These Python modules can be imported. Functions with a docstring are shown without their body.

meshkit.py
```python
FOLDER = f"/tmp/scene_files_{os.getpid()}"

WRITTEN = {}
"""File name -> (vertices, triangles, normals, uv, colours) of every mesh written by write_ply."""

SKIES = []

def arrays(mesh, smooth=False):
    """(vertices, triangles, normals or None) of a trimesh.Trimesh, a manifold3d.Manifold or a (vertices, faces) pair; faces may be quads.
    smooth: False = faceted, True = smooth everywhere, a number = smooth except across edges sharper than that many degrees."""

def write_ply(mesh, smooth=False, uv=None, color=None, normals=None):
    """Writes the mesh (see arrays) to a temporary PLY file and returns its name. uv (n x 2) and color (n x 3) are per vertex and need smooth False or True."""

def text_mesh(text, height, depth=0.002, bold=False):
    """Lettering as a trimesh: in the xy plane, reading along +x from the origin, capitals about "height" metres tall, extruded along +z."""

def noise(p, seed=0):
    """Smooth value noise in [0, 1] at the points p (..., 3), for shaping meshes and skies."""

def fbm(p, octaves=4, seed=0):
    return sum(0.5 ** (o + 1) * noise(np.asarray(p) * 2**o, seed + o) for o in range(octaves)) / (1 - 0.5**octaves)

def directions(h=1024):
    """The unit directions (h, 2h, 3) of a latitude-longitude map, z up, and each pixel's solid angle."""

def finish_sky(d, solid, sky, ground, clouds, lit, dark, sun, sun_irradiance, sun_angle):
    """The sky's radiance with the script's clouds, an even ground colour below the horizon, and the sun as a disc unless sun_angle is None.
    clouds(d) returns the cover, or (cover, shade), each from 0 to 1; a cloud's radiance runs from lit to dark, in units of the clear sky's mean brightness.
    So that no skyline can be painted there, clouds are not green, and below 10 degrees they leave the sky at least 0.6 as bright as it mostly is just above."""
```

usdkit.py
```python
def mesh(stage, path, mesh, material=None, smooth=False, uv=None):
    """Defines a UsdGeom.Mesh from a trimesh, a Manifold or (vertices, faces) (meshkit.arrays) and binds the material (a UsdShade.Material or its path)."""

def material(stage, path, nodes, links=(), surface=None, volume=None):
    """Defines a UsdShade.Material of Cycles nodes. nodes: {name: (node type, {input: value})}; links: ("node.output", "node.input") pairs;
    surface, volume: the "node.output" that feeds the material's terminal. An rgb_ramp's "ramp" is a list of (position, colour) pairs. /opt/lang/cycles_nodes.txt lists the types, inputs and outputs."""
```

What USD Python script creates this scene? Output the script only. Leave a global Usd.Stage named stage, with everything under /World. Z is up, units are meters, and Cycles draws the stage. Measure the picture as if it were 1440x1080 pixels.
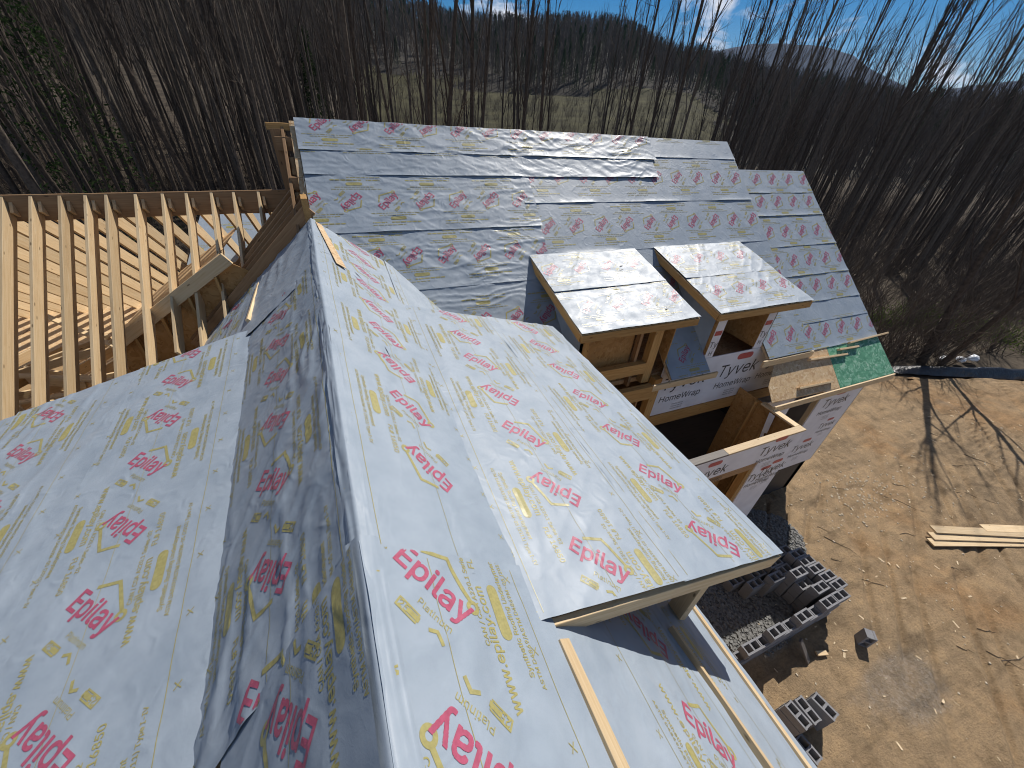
import math, random
import numpy as np
import trimesh
import meshkit, usdkit
from pxr import Usd, UsdGeom, UsdLux, UsdShade, Gf, Sdf, Vt

stage = Usd.Stage.CreateInMemory()
UsdGeom.SetStageUpAxis(stage, UsdGeom.Tokens.z)
UsdGeom.SetStageMetersPerUnit(stage, 1.0)
UsdGeom.Xform.Define(stage, '/World')
UsdGeom.Scope.Define(stage, '/World/Looks')

# ------------------------------------------------------------------ camera, sky, sun
# world: x along the main ridge (to the right), y away from the viewer along the near ridge, z up; the viewer's eye is the origin
FOCAL = 530.0
_X = np.array([1480., 277., -FOCAL]); _X /= np.linalg.norm(_X)
_Y = np.array([-267., 399., -FOCAL]); _Y -= _X * (_X @ _Y); _Y /= np.linalg.norm(_Y)
_Z = np.cross(_X, _Y)
ROT = np.stack([_X, _Y, _Z])
cam = UsdGeom.Camera.Define(stage, '/World/camera')
m4 = np.eye(4); m4[:3, :3] = ROT.T
cam.AddTransformOp().Set(Gf.Matrix4d(*m4.ravel().tolist()))
cam.CreateHorizontalApertureAttr(36.0)
cam.CreateVerticalApertureAttr(27.0)
cam.CreateFocalLengthAttr(FOCAL / 1440 * 36)
cam.CreateClippingRangeAttr(Gf.Vec2f(0.05, 20000))
cam.CreateExposureAttr(0.16)

HAZE = 0.000035
SUN = np.array([1.0, 0.72, 1.42]); SUN /= np.linalg.norm(SUN)
elev, rota = math.asin(SUN[2]), math.atan2(SUN[0], SUN[1])
dome = UsdLux.DomeLight.Define(stage, '/World/sky')
sky_mat = usdkit.material(stage, '/World/Looks/sky_look', {
    'sky': ('sky_texture', {'sky_type': 'single_scattering', 'sun_disc': False, 'sun_elevation': elev, 'sun_rotation': rota, 'altitude': 900.0, 'air_density': 1.0, 'aerosol_density': 0.6, 'ozone_density': 2.5}),
    'tc': ('texture_coordinate', {}),
    'map': ('mapping', {'scale': (1.0, 1.0, 2.6), 'location': (.32, .1, .2)}),
    'n': ('noise_texture', {'scale': 5.2, 'detail': 9.0, 'roughness': 0.6, 'distortion': 0.4}),
    'r': ('rgb_ramp', {'ramp': [(0.0, (0, 0, 0)), (0.52, (0, 0, 0)), (0.64, (1, 1, 1)), (1.0, (1, 1, 1))]}),
    'hs': ('hsv', {'saturation': 1.75, 'value': .8}),
    'mix': ('mix', {'color2': (11.0, 11.3, 12.0)}),
    'bg': ('background_shader', {'strength': 0.064}),
}, [('tc.generated', 'map.vector'), ('map.vector', 'n.vector'), ('n.fac', 'r.fac'), ('r.color', 'mix.fac'), ('sky.color', 'hs.color'), ('hs.color', 'mix.color1'), ('mix.color', 'bg.color')], surface='bg.background')
UsdShade.MaterialBindingAPI.Apply(dome.GetPrim()).Bind(sky_mat)
dome.GetPrim().SetCustomDataByKey('kind', 'structure')
sun = UsdLux.DistantLight.Define(stage, '/World/sun')
sun.CreateIntensityAttr(1.2); sun.CreateAngleAttr(0.5)
sun.CreateColorAttr(Gf.Vec3f(1.0, 0.95, 0.88))
UsdLux.LightAPI(sun).CreateNormalizeAttr(True)
zz = SUN; xx = np.cross([0, 0, 1.0], zz); xx /= np.linalg.norm(xx); yy = np.cross(zz, xx)
ms = np.eye(4); ms[0, :3], ms[1, :3], ms[2, :3] = xx, yy, zz
sun.AddTransformOp().Set(Gf.Matrix4d(*ms.ravel().tolist()))

# ------------------------------------------------------------------ helpers
used = {}
def numbered(parent, name):
    k = used.get((parent, name), 0); used[(parent, name)] = k + 1
    return name if k == 0 else f'{name}_{k:03d}'

def tag(p, label=None, cat=None, group=None, kind=None):
    p = p.GetPrim() if hasattr(p, 'GetPrim') else p
    for k, v in (('label', label), ('category', cat), ('group', group), ('kind', kind)):
        if v: p.SetCustomDataByKey(k, v)
    return p

def path_of(parent):
    return '/World' if parent is None else str(parent.GetPath())

def obj(name, mesh, mat, parent=None, smooth=False, label=None, matrix=None):
    pp = path_of(parent)
    m = usdkit.mesh(stage, pp + '/' + numbered(pp, name), mesh, mat, smooth=smooth)
    if matrix is not None:
        m.AddTransformOp().Set(Gf.Matrix4d(*np.asarray(matrix, float).T.ravel().tolist()))
    if label: m.GetPrim().SetCustomDataByKey('label', label)
    return m.GetPrim()

def thing(name, label, cat, loc=(0, 0, 0), rotz=0.0, scale=None, group=None):
    x = UsdGeom.Xform.Define(stage, '/World/' + numbered('/World', name))
    x.AddTranslateOp().Set(Gf.Vec3d(*map(float, loc))); x.AddRotateZOp().Set(float(math.degrees(rotz)))
    x.AddScaleOp().Set(Gf.Vec3f(*(scale or (1, 1, 1))))
    return tag(x, label, cat, group)

def dup(src, name, label, cat, loc, rotz=0.0, scale=None, group=None, tilt=(0, 0)):
    x = UsdGeom.Xform.Define(stage, '/World/' + numbered('/World', name))
    x.GetPrim().GetReferences().AddInternalReference(src.GetPath())
    x.GetPrim().SetInstanceable(True)
    api = UsdGeom.XformCommonAPI(x)
    for nm, v in (('xformOp:translate', Gf.Vec3d(*map(float, loc))), ('xformOp:rotateZ', float(math.degrees(rotz))), ('xformOp:scale', Gf.Vec3f(*(scale or (1, 1, 1))))):
        x.GetPrim().GetAttribute(nm).Set(v)
    p = x.GetPrim()
    tag(p, label, cat, group)
    return p

def mat(name, nodes, links, surface='p.BSDF', volume=None):
    return usdkit.material(stage, '/World/Looks/' + name, nodes, links, surface=surface, volume=volume)

def cat_mesh(parts):
    vs, fs, n = [], [], 0
    for v, f in parts:
        vs.append(np.asarray(v, float)); fs.append(np.asarray(f, int) + n); n += len(v)
    return np.vstack(vs), np.vstack(fs)

BOXF = np.array([[0, 2, 1], [0, 3, 2], [4, 5, 6], [4, 6, 7], [0, 1, 5], [0, 5, 4], [1, 2, 6], [1, 6, 5], [2, 3, 7], [2, 7, 6], [3, 0, 4], [3, 4, 7]])
def boxvf(x0, x1, y0, y1, z0, z1):
    v = np.array([[x0, y0, z0], [x1, y0, z0], [x1, y1, z0], [x0, y1, z0], [x0, y0, z1], [x1, y0, z1], [x1, y1, z1], [x0, y1, z1]], float)
    return v, BOXF

def bevbox(lx, ly, lz, b=0.003):
    """A box about its centre with softened long edges, the grain along x: an octagon swept along x."""
    hy, hz = ly / 2, lz / 2
    b = min(b, hy * .4, hz * .4)
    oc = np.array([[-hy + b, -hz], [hy - b, -hz], [hy, -hz + b], [hy, hz - b], [hy - b, hz], [-hy + b, hz], [-hy, hz - b], [-hy, -hz + b]])
    v = np.vstack([np.column_stack([np.full(8, s * lx / 2), oc]) for s in (-1, 1)])
    f = []
    for i in range(8):
        j = (i + 1) % 8
        f += [[i, j, 8 + j], [i, 8 + j, 8 + i]]
    for i in range(1, 7):
        f += [[0, i + 1, i], [8, 8 + i, 8 + i + 1]]
    return v, np.array(f)

def board(name, p0, p1, w, d, mt, parent, up=(0, 0, 1), top=True, label=None):
    """Lumber from p0 to p1 (its top centre line when top), w wide across and d deep along up."""
    p0, p1, up = (np.asarray(a, float) for a in (p0, p1, up))
    ax = p1 - p0; L = np.linalg.norm(ax); ax /= L
    side = np.cross(up, ax); side /= np.linalg.norm(side); u = np.cross(ax, side)
    c = (p0 + p1) / 2 - (u * d / 2 if top else 0)
    M = np.eye(4); M[:3, 0], M[:3, 1], M[:3, 2], M[:3, 3] = ax, side, u, c
    return obj(name, bevbox(L, w, d), mt, parent, matrix=M, label=label)

def box(name, x0, x1, y0, y1, z0, z1, mt, parent, label=None):
    """An upright or lying piece, its longest side as local x so that grain follows it."""
    c = np.array([(x0 + x1) / 2, (y0 + y1) / 2, (z0 + z1) / 2]); s = np.array([x1 - x0, y1 - y0, z1 - z0])
    k = int(np.argmax(s)); o = [k, (k + 1) % 3, (k + 2) % 3]
    M = np.eye(4); M[:3, :3] = np.eye(3)[:, o]; M[:3, 3] = c
    return obj(name, bevbox(s[o[0]], s[o[1]], s[o[2]], .002), mt, parent, matrix=M, label=label)

def tube(path, radii, sides=6, cap=True):
    path = np.asarray(path, float); n = len(path)
    t = np.gradient(path, axis=0); t /= np.maximum(np.linalg.norm(t, axis=1, keepdims=True), 1e-9)
    ref = np.array([1.0, 0, 0]) if abs(t[0, 0]) < .8 else np.array([0, 1.0, 0])
    a = np.cross(t, ref); a /= np.maximum(np.linalg.norm(a, axis=1, keepdims=True), 1e-9); b = np.cross(t, a)
    ang = np.arange(sides) / sides * 2 * np.pi
    v = path[:, None] + np.asarray(radii)[:, None, None] * (np.cos(ang)[None, :, None] * a[:, None] + np.sin(ang)[None, :, None] * b[:, None])
    i = np.arange(n - 1)[:, None] * sides; k = np.arange(sides)[None]; k2 = (k + 1) % sides
    f = np.concatenate([np.stack([i + k, i + k2, i + sides + k2], -1).reshape(-1, 3), np.stack([i + k, i + sides + k2, i + sides + k], -1).reshape(-1, 3)])
    return v.reshape(-1, 3), f

def noise2(x, y, seed=0):
    return meshkit.noise(np.stack([x, y, np.full_like(x, .37 + seed * 7.1)], -1), seed)
def fbm2(x, y, octaves=4, seed=0):
    return meshkit.fbm(np.stack([x, y, np.full_like(x, .37)], -1), octaves, seed)

# ------------------------------------------------------------------ materials
def wood(name, c1, c2, c3, rough=.6, scale=1.0):
    return mat(name, {
        'tc': ('texture_coordinate', {}), 'oi': ('object_info', {}), 'rv': ('vector_math', {'math_type': 'scale', 'vector1': (13.0, 7.0, 3.0)}), 'ad': ('vector_math', {'math_type': 'add'}),
        'map': ('mapping', {'scale': (1.1 * scale, 22 * scale, 22 * scale)}),
        'n': ('noise_texture', {'scale': 1.6, 'detail': 5.0, 'roughness': .6, 'distortion': 1.2}),
        'mk': ('mapping', {'scale': (2.2, 7.0, 7.0)}), 'v': ('voronoi_texture', {'scale': 1.5}),
        'kr': ('rgb_ramp', {'ramp': [(0, (1, 1, 1)), (.07, (.8, .8, .8)), (.12, (0, 0, 0)), (1, (0, 0, 0))]}),
        'r': ('rgb_ramp', {'ramp': [(.25, c1), (.5, c2), (.75, c3)]}),
        'tone': ('map_range', {'from_min': 0.0, 'from_max': 1.0, 'to_min': .78, 'to_max': 1.12}),
        'h': ('hsv', {}), 'mx': ('mix', {'color2': tuple(x * .38 for x in c3)}),
        'b': ('bump', {'strength': .25, 'distance': .003}),
        'p': ('principled_bsdf', {'roughness': rough, 'specular_ior_level': .3})},
        [('tc.object', 'ad.vector1'), ('oi.random', 'rv.scale'), ('rv.vector', 'ad.vector2'), ('ad.vector', 'map.vector'), ('map.vector', 'n.vector'), ('n.fac', 'r.fac'),
         ('ad.vector', 'mk.vector'), ('mk.vector', 'v.vector'), ('v.distance', 'kr.fac'), ('kr.color', 'mx.fac'), ('r.color', 'mx.color1'),
         ('oi.random', 'tone.value'), ('tone.result', 'h.value'), ('mx.color', 'h.color'), ('h.color', 'p.base_color'), ('n.fac', 'b.height'), ('b.normal', 'p.normal')])
LUMBER = wood('lumber', (.66, .52, .33), (.60, .445, .26), (.49, .335, .175))
LUMBER_GOLD = wood('lumber_gold', (.50, .31, .12), (.42, .24, .085), (.30, .16, .05))
LVL = wood('laminated_lumber', (.36, .225, .115), (.30, .175, .085), (.22, .12, .055))
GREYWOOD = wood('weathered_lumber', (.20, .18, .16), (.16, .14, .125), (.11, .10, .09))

def osb(name, a, b, c, d):
    return mat(name, {
        'g': ('geometry', {}), 'n0': ('noise_texture', {'scale': 9.0, 'detail': 2.0}), 'wv': ('vector_math', {'math_type': 'multiply_add', 'vector2': (.16, .16, .16)}),
        'm1': ('mapping', {'scale': (26, 9, 14), 'rotation': (0, 0, .5)}), 'v1': ('voronoi_texture', {'scale': 1.3}),
        'm2': ('mapping', {'scale': (8, 30, 16), 'rotation': (0, .3, -.6)}), 'v2': ('voronoi_texture', {'scale': 1.0}),
        's1': ('separate_color', {}), 's2': ('separate_color', {}),
        'r1': ('rgb_ramp', {'ramp': [(0, a), (.4, b), (.75, c), (1, d)]}), 'r2': ('rgb_ramp', {'ramp': [(0, b), (.5, a), (.85, c), (1, d)]}),
        'st': ('rgb_ramp', {'ramp': [(0, (0, 0, 0)), (.48, (0, 0, 0)), (.52, (1, 1, 1)), (1, (1, 1, 1))]}),
        'mx': ('mix', {}), 'bp': ('bump', {'strength': .3, 'distance': .004}), 'p': ('principled_bsdf', {'roughness': .6, 'specular_ior_level': .3})},
        [('g.position', 'n0.vector'), ('n0.color', 'wv.vector1'), ('g.position', 'wv.vector3'), ('wv.vector', 'm1.vector'), ('wv.vector', 'm2.vector'), ('m1.vector', 'v1.vector'), ('m2.vector', 'v2.vector'),
         ('v1.color', 's1.color'), ('v2.color', 's2.color'), ('s1.r', 'r1.fac'), ('s2.r', 'r2.fac'), ('s2.g', 'st.fac'), ('st.color', 'mx.fac'), ('r1.color', 'mx.color1'), ('r2.color', 'mx.color2'),
         ('mx.color', 'p.base_color'), ('s1.r', 'bp.height'), ('bp.normal', 'p.normal')])
OSB = osb('strand_board', (.60, .44, .26), (.53, .36, .19), (.42, .26, .13), (.68, .54, .35))
OSB_GREEN = osb('green_strand_board', (.10, .29, .17), (.06, .21, .12), (.19, .40, .27), (.33, .48, .36))
PLY = osb('plywood_sheathing', (.42, .24, .09), (.38, .21, .075), (.30, .155, .05), (.46, .28, .12))

FELT = mat('roof_underlayment', {
    'g': ('geometry', {}), 'n': ('noise_texture', {'scale': 3.0, 'detail': 6.0, 'roughness': .6}),
    'r': ('rgb_ramp', {'ramp': [(.3, (.238, .284, .335)), (.7, (.308, .354, .405))]}),
    'nf': ('noise_texture', {'scale': 38.0, 'detail': 5.0, 'roughness': .65, 'distortion': .6}), 'mc': ('mapping', {'rotation': (.3, .2, .5)}), 'nc': ('noise_texture', {'type': 'ridged_multifractal', 'scale': 6.5, 'detail': 4.0, 'roughness': .5, 'distortion': 1.2}), 'sm': ('math', {'math_type': 'multiply_add', 'value2': .16}), 
    'nr': ('noise_texture', {'scale': 5.0, 'detail': 3.0}), 'rr': ('map_range', {'from_min': .3, 'from_max': .7, 'to_min': .42, 'to_max': .58}),
    'b': ('bump', {'strength': .36, 'distance': .012}),
    'p': ('principled_bsdf', {'specular_ior_level': .42})},
    [('g.position', 'n.vector'), ('n.fac', 'r.fac'), ('r.color', 'p.base_color'), ('g.position', 'nf.vector'), ('g.position', 'mc.vector'), ('mc.vector', 'nc.vector'), ('nf.fac', 'sm.value1'), ('nc.fac', 'sm.value3'), ('sm.value', 'b.height'), ('b.normal', 'p.normal'), ('g.position', 'nr.vector'), ('nr.fac', 'rr.value'), ('rr.result', 'p.roughness')])

def ink(name, c, rough=.4):
    return mat(name, {'g': ('geometry', {}), 'n': ('noise_texture', {'scale': 60.0, 'detail': 4.0}),
        'r': ('rgb_ramp', {'ramp': [(.3, tuple(x * .88 for x in c)), (.7, tuple(min(1, x * 1.14) for x in c))]}), 'nf': ('noise_texture', {'scale': 38.0, 'detail': 5.0, 'roughness': .65, 'distortion': .6}), 'mc': ('mapping', {'rotation': (.3, .2, .5)}), 'nc': ('noise_texture', {'type': 'ridged_multifractal', 'scale': 6.5, 'detail': 4.0, 'roughness': .5, 'distortion': 1.2}), 'sm': ('math', {'math_type': 'multiply_add', 'value2': .16}), 
        'b': ('bump', {'strength': .36, 'distance': .012}), 'p': ('principled_bsdf', {'roughness': rough, 'specular_ior_level': .5})}, [('g.position', 'n.vector'), ('n.fac', 'r.fac'), ('r.color', 'p.base_color'), ('g.position', 'nf.vector'), ('g.position', 'mc.vector'), ('mc.vector', 'nc.vector'), ('nf.fac', 'sm.value1'), ('nc.fac', 'sm.value3'), ('sm.value', 'b.height'), ('b.normal', 'p.normal')])
RED = ink('crimson_ink', (.36, .075, .125))
MUSTARD = ink('mustard_ink', (.31, .275, .105))
BLACKINK = ink('black_ink', (.02, .02, .022))
REDINK = ink('red_ink', (.38, .06, .06))
TYVEK = mat('house_wrap', {'g': ('geometry', {}), 'n': ('noise_texture', {'scale': 2.5, 'detail': 6.0}), 'r': ('rgb_ramp', {'ramp': [(.3, (.62, .61, .63)), (.7, (.74, .73, .75))]}),
    'b': ('bump', {'strength': .35, 'distance': .02}), 'p': ('principled_bsdf', {'roughness': .5})},
    [('g.position', 'n.vector'), ('n.fac', 'r.fac'), ('r.color', 'p.base_color'), ('n.fac', 'b.height'), ('b.normal', 'p.normal')])
def plain(name, c, rough=.7, scale=14.0, var=.25, bump=.3, dist=.006, spec=.4):
    return mat(name, {'g': ('geometry', {}), 'n': ('noise_texture', {'scale': scale, 'detail': 6.0, 'roughness': .65}), 'r': ('rgb_ramp', {'ramp': [(.3, tuple(x * (1 - var) for x in c)), (.7, tuple(x * (1 + var) for x in c))]}),
        'b': ('bump', {'strength': bump, 'distance': dist}), 'p': ('principled_bsdf', {'roughness': rough, 'specular_ior_level': spec})},
        [('g.position', 'n.vector'), ('n.fac', 'r.fac'), ('r.color', 'p.base_color'), ('n.fac', 'b.height'), ('b.normal', 'p.normal')])
CONCRETE = plain('concrete_block_grey', (.20, .20, .21), .9, 45, .18, .6, .004)
FOUNDATION = plain('foundation_coating', (.022, .022, .024), .6)
PLASTIC = plain('black_plastic', (.012, .012, .014), .25, 5, .3, .8, .05, .6)
BAGWHITE = plain('white_bag_plastic', (.72, .73, .74), .35, 9, .1, .7, .03)
STONE = plain('pale_stone', (.46, .39, .29), .85, 20, .25)
CHIP = plain('wood_chip', (.60, .47, .30), .7, 30, .2)
BARK = plain('bark', (.064, .050, .039), .9, 9, .45, .8, .03, .2)
BARK2 = plain('grey_bark', (.108, .088, .070), .9, 9, .4, .8, .03, .2)
TWIG = plain('twig_bark', (.10, .077, .059), .9, 6, .3, 0, .01, .2)
NEEDLE = mat('evergreen_needles', {'g': ('geometry', {}), 'n': ('noise_texture', {'scale': 1.2, 'detail': 5.0}), 'r': ('rgb_ramp', {'ramp': [(.3, (.018, .034, .014)), (.7, (.045, .07, .025))]}),
    'd': ('diffuse_bsdf', {}), 't': ('translucent_bsdf', {}), 'm': ('mix_closure', {'fac': .3})},
    [('g.position', 'n.vector'), ('n.fac', 'r.fac'), ('r.color', 'd.color'), ('r.color', 't.color'), ('d.BSDF', 'm.closure1'), ('t.BSDF', 'm.closure2')], surface='m.closure')
LEAF = mat('spring_leaves', {'g': ('geometry', {}), 'n': ('noise_texture', {'scale': 3.0, 'detail': 4.0}), 'r': ('rgb_ramp', {'ramp': [(.3, (.05, .09, .015)), (.7, (.12, .17, .035))]}),
    'd': ('diffuse_bsdf', {}), 't': ('translucent_bsdf', {}), 'm': ('mix_closure', {'fac': .4})},
    [('g.position', 'n.vector'), ('n.fac', 'r.fac'), ('r.color', 'd.color'), ('r.color', 't.color'), ('d.BSDF', 'm.closure1'), ('t.BSDF', 'm.closure2')], surface='m.closure')
DIRT = mat('bare_dirt', {
    'g': ('geometry', {}), 'n1': ('noise_texture', {'scale': .28, 'detail': 5.0, 'roughness': .6, 'distortion': .5}), 'n2': ('noise_texture', {'scale': 2.2, 'detail': 8.0, 'roughness': .7}), 'n3': ('noise_texture', {'scale': 22.0, 'detail': 8.0, 'roughness': .75}),
    'nst': ('noise_texture', {'scale': .9, 'detail': 6.0, 'roughness': .65}), 'mp': ('mapping', {'rotation': (0, 0, .62), 'scale': (.45, 3.2, 1)}),
    'r1': ('rgb_ramp', {'ramp': [(.30, (.215, .155, .095)), (.44, (.295, .21, .125)), (.55, (.288, .202, .118)), (.66, (.28, .175, .09)), (.75, (.235, .17, .11))]}),
    'r2': ('rgb_ramp', {'ramp': [(.28, (.45, .43, .40)), (.5, (.95, .95, .95)), (.72, (1.35, 1.3, 1.2))]}),
    'r3': ('rgb_ramp', {'ramp': [(.3, (.62, .6, .58)), (.5, (1, 1, 1)), (.7, (1.3, 1.28, 1.22))]}),
    'rs': ('rgb_ramp', {'ramp': [(.33, (.55, .55, .55)), (.48, (1, 1, 1)), (.7, (1.12, 1.1, 1.06))]}),
    'm1': ('mix', {'mix_type': 'multiply', 'fac': .75}), 'm2': ('mix', {'mix_type': 'multiply', 'fac': .8}), 'm3': ('mix', {'mix_type': 'multiply', 'fac': .7}),
    'att': ('attribute', {'attribute': 'gravel'}), 'gr': ('mix', {'color2': (.17, .165, .155)}), 'v': ('voronoi_texture', {'scale': 20.0}), 'vs': ('separate_color', {}), 'vr': ('rgb_ramp', {'ramp': [(0, (.085, .083, .08)), (.6, (.15, .147, .14)), (1, (.25, .245, .235))]}),
    'ad': ('math', {'math_type': 'add'}), 'b': ('bump', {'strength': .8, 'distance': .05}),
    'p': ('principled_bsdf', {'roughness': .92, 'specular_ior_level': .2})},
    [('g.position', 'n1.vector'), ('g.position', 'n2.vector'), ('g.position', 'n3.vector'), ('g.position', 'mp.vector'), ('mp.vector', 'nst.vector'), ('n1.fac', 'r1.fac'), ('n2.fac', 'r2.fac'), ('n3.fac', 'r3.fac'), ('nst.fac', 'rs.fac'),
     ('r1.color', 'm1.color1'), ('r2.color', 'm1.color2'), ('m1.color', 'm2.color1'), ('r3.color', 'm2.color2'), ('m2.color', 'm3.color1'), ('rs.color', 'm3.color2'),
     ('g.position', 'v.vector'), ('v.color', 'vs.color'), ('vs.r', 'vr.fac'), ('m3.color', 'gr.color1'), ('vr.color', 'gr.color2'), ('att.fac', 'gr.fac'), ('gr.color', 'p.base_color'),
     ('n2.fac', 'ad.value1'), ('n3.fac', 'ad.value2'), ('ad.value', 'b.height'), ('b.normal', 'p.normal')])
FLOOR = plain('leaf_litter', (.078, .063, .047), .95, .9, .45, .8, .15, .1)
MEADOW = plain('meadow_grass', (.050, .046, .022), .95, .07, .5, .5, .2, .1)
FAR = plain('far_forest', (.040, .036, .030), .95, .035, .5, .6, 3.0, .1)
MOUNT = plain('far_mountain_forest', (.012, .02, .027), .95, .006, .35, .6, 20.0, .1)

# ------------------------------------------------------------------ terrain
def polar(phi_deg, r):
    a = np.radians(phi_deg); return r * np.sin(a), r * np.cos(a)

KP = [-180, -120, -60, -32, -20, -8, 3, 9, 15, 24, 30, 34, 39, 47, 55, 60, 65, 75, 100, 140, 180]
EL = [4, 4, 5.5, 6.0, 6.4, 7.2, 8.4, 8.0, 7.1, 7.4, 7.9, 7.6, 5.6, 4.2, 3.4, 1.8, 1.2, 1.6, 4, 4, 4]      # elevation of the wooded ridge at 700 m
def terrain_z(x, y):
    r = np.hypot(x, y); phi = np.degrees(np.arctan2(x, y))
    top = 700 * np.tan(np.radians(np.interp(phi, KP, EL)))
    left = np.clip((6 - phi) / 14, 0, 1) * np.clip((phi + 150) / 60, 0, 1); right = np.clip((phi - 42) / 8, 0, 1); mid = np.clip(1 - left - right, 0, 1)
    z30 = -9.35
    z45 = left * -8.2 + mid * -8.6 + right * -9.6
    z120 = left * 3.0 + mid * -4.2 + right * -11.0
    z260 = left * 24.0 + mid * 9.5 + right * -2.0
    R = np.array([0, 30, 45, 120, 260, 700, 1100, 2200]); Z = np.stack([z30 + 0 * r, z30 + 0 * r, z45, z120, z260, top, top * .82, top * .5])
    k = np.clip(np.searchsorted(R, r, 'right') - 1, 0, len(R) - 2)
    t = np.clip((r - R[k]) / (R[k + 1] - R[k]), 0, 1)
    t = np.where((k == 4), t ** .8, t)
    z = np.take_along_axis(Z, k[None], 0)[0] * (1 - t) + np.take_along_axis(Z, k[None] + 1, 0)[0] * t
    amp = np.clip((r - 25) / 60, 0, 1) * np.minimum(.02 * r, 14)
    return z + amp * (fbm2(x / (18 + r * .12) + 31, y / (18 + r * .12) + 11, 4, 5) - .5)

def meadow_mask(x, y):
    r = np.hypot(x, y); phi = np.degrees(np.arctan2(x, y)); w = (fbm2(x / 40, y / 40, 3, 9) - .5)
    return (phi + 10 * w > 4) & (phi + 8 * w < 47) & (r + 60 * w > 62) & (r + 160 * w < 265)

def grid_faces(nu, nv):
    i = np.arange(nu - 1)[:, None] * nv + np.arange(nv - 1)[None]
    return np.concatenate([np.stack([i, i + nv, i + nv + 1], -1).reshape(-1, 3), np.stack([i, i + nv + 1, i + 1], -1).reshape(-1, 3)])

PH = np.concatenate([np.arange(-180, -40, 4.0), np.arange(-40, 90, .5), np.arange(90, 181, 4.0)])
RR = np.concatenate([[0.5, 8], np.geomspace(12, 2200, 120)])
pg, rg = np.meshgrid(PH, RR, indexing='ij')
tx, ty = polar(pg, rg); tz = terrain_z(tx, ty)
tv = np.stack([tx, ty, tz], -1).reshape(-1, 3); tf = grid_faces(len(PH), len(RR))[:, [0, 2, 1]]
fc = tv[tf].mean(1); fr = np.hypot(fc[:, 0], fc[:, 1]); mm = meadow_mask(fc[:, 0], fc[:, 1])
def submesh(v, f):
    u, inv = np.unique(f, return_inverse=True); return v[u], inv.reshape(-1, 3)
kind = np.where(mm, 1, np.where(fr > 150, 2, 0))
tag(obj('forest_floor', submesh(tv, tf[kind == 0]), FLOOR, smooth=True), kind='structure')
tag(obj('meadow', submesh(tv, tf[kind == 1]), MEADOW, smooth=True), kind='structure')
tag(obj('hills', submesh(tv, tf[kind == 2]), FAR, smooth=True), kind='structure')

# far mountains, a real range three to five kilometres off
MP = [-180, -60, 0, 30, 36, 39, 44, 47, 50, 53, 56, 59.5, 62, 63.5, 65, 68, 72, 80, 110, 180]
ME = [3, 3, 4, 4.5, 5.6, 6.4, 6.5, 7.25, 7.3, 7.2, 6.6, 4.9, 4.0, 4.2, 4.6, 4.7, 4.3, 3.5, 3, 3]
PM = np.arange(-60, 110, .4); RM = np.linspace(2300, 5200, 40)
pg, rg = np.meshgrid(PM, RM, indexing='ij'); mx_, my_ = polar(pg, rg)
crest = np.interp(pg, MP, ME); tt = np.clip((rg - 2300) / 1700, 0, 1); tb = np.clip((rg - 4000) / 1200, 0, 1)
mz = 4000 * np.tan(np.radians(crest)) * (tt ** 1.2) * (1 - .6 * tb) + tt * 150 * (fbm2(mx_ / 500, my_ / 500, 5, 3) - .5) - 60 * (1 - tt)
tag(obj('mountains', (np.stack([mx_, my_, mz], -1).reshape(-1, 3), grid_faces(len(PM), len(RM))[:, [0, 2, 1]]), MOUNT, smooth=True), kind='structure')

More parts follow.
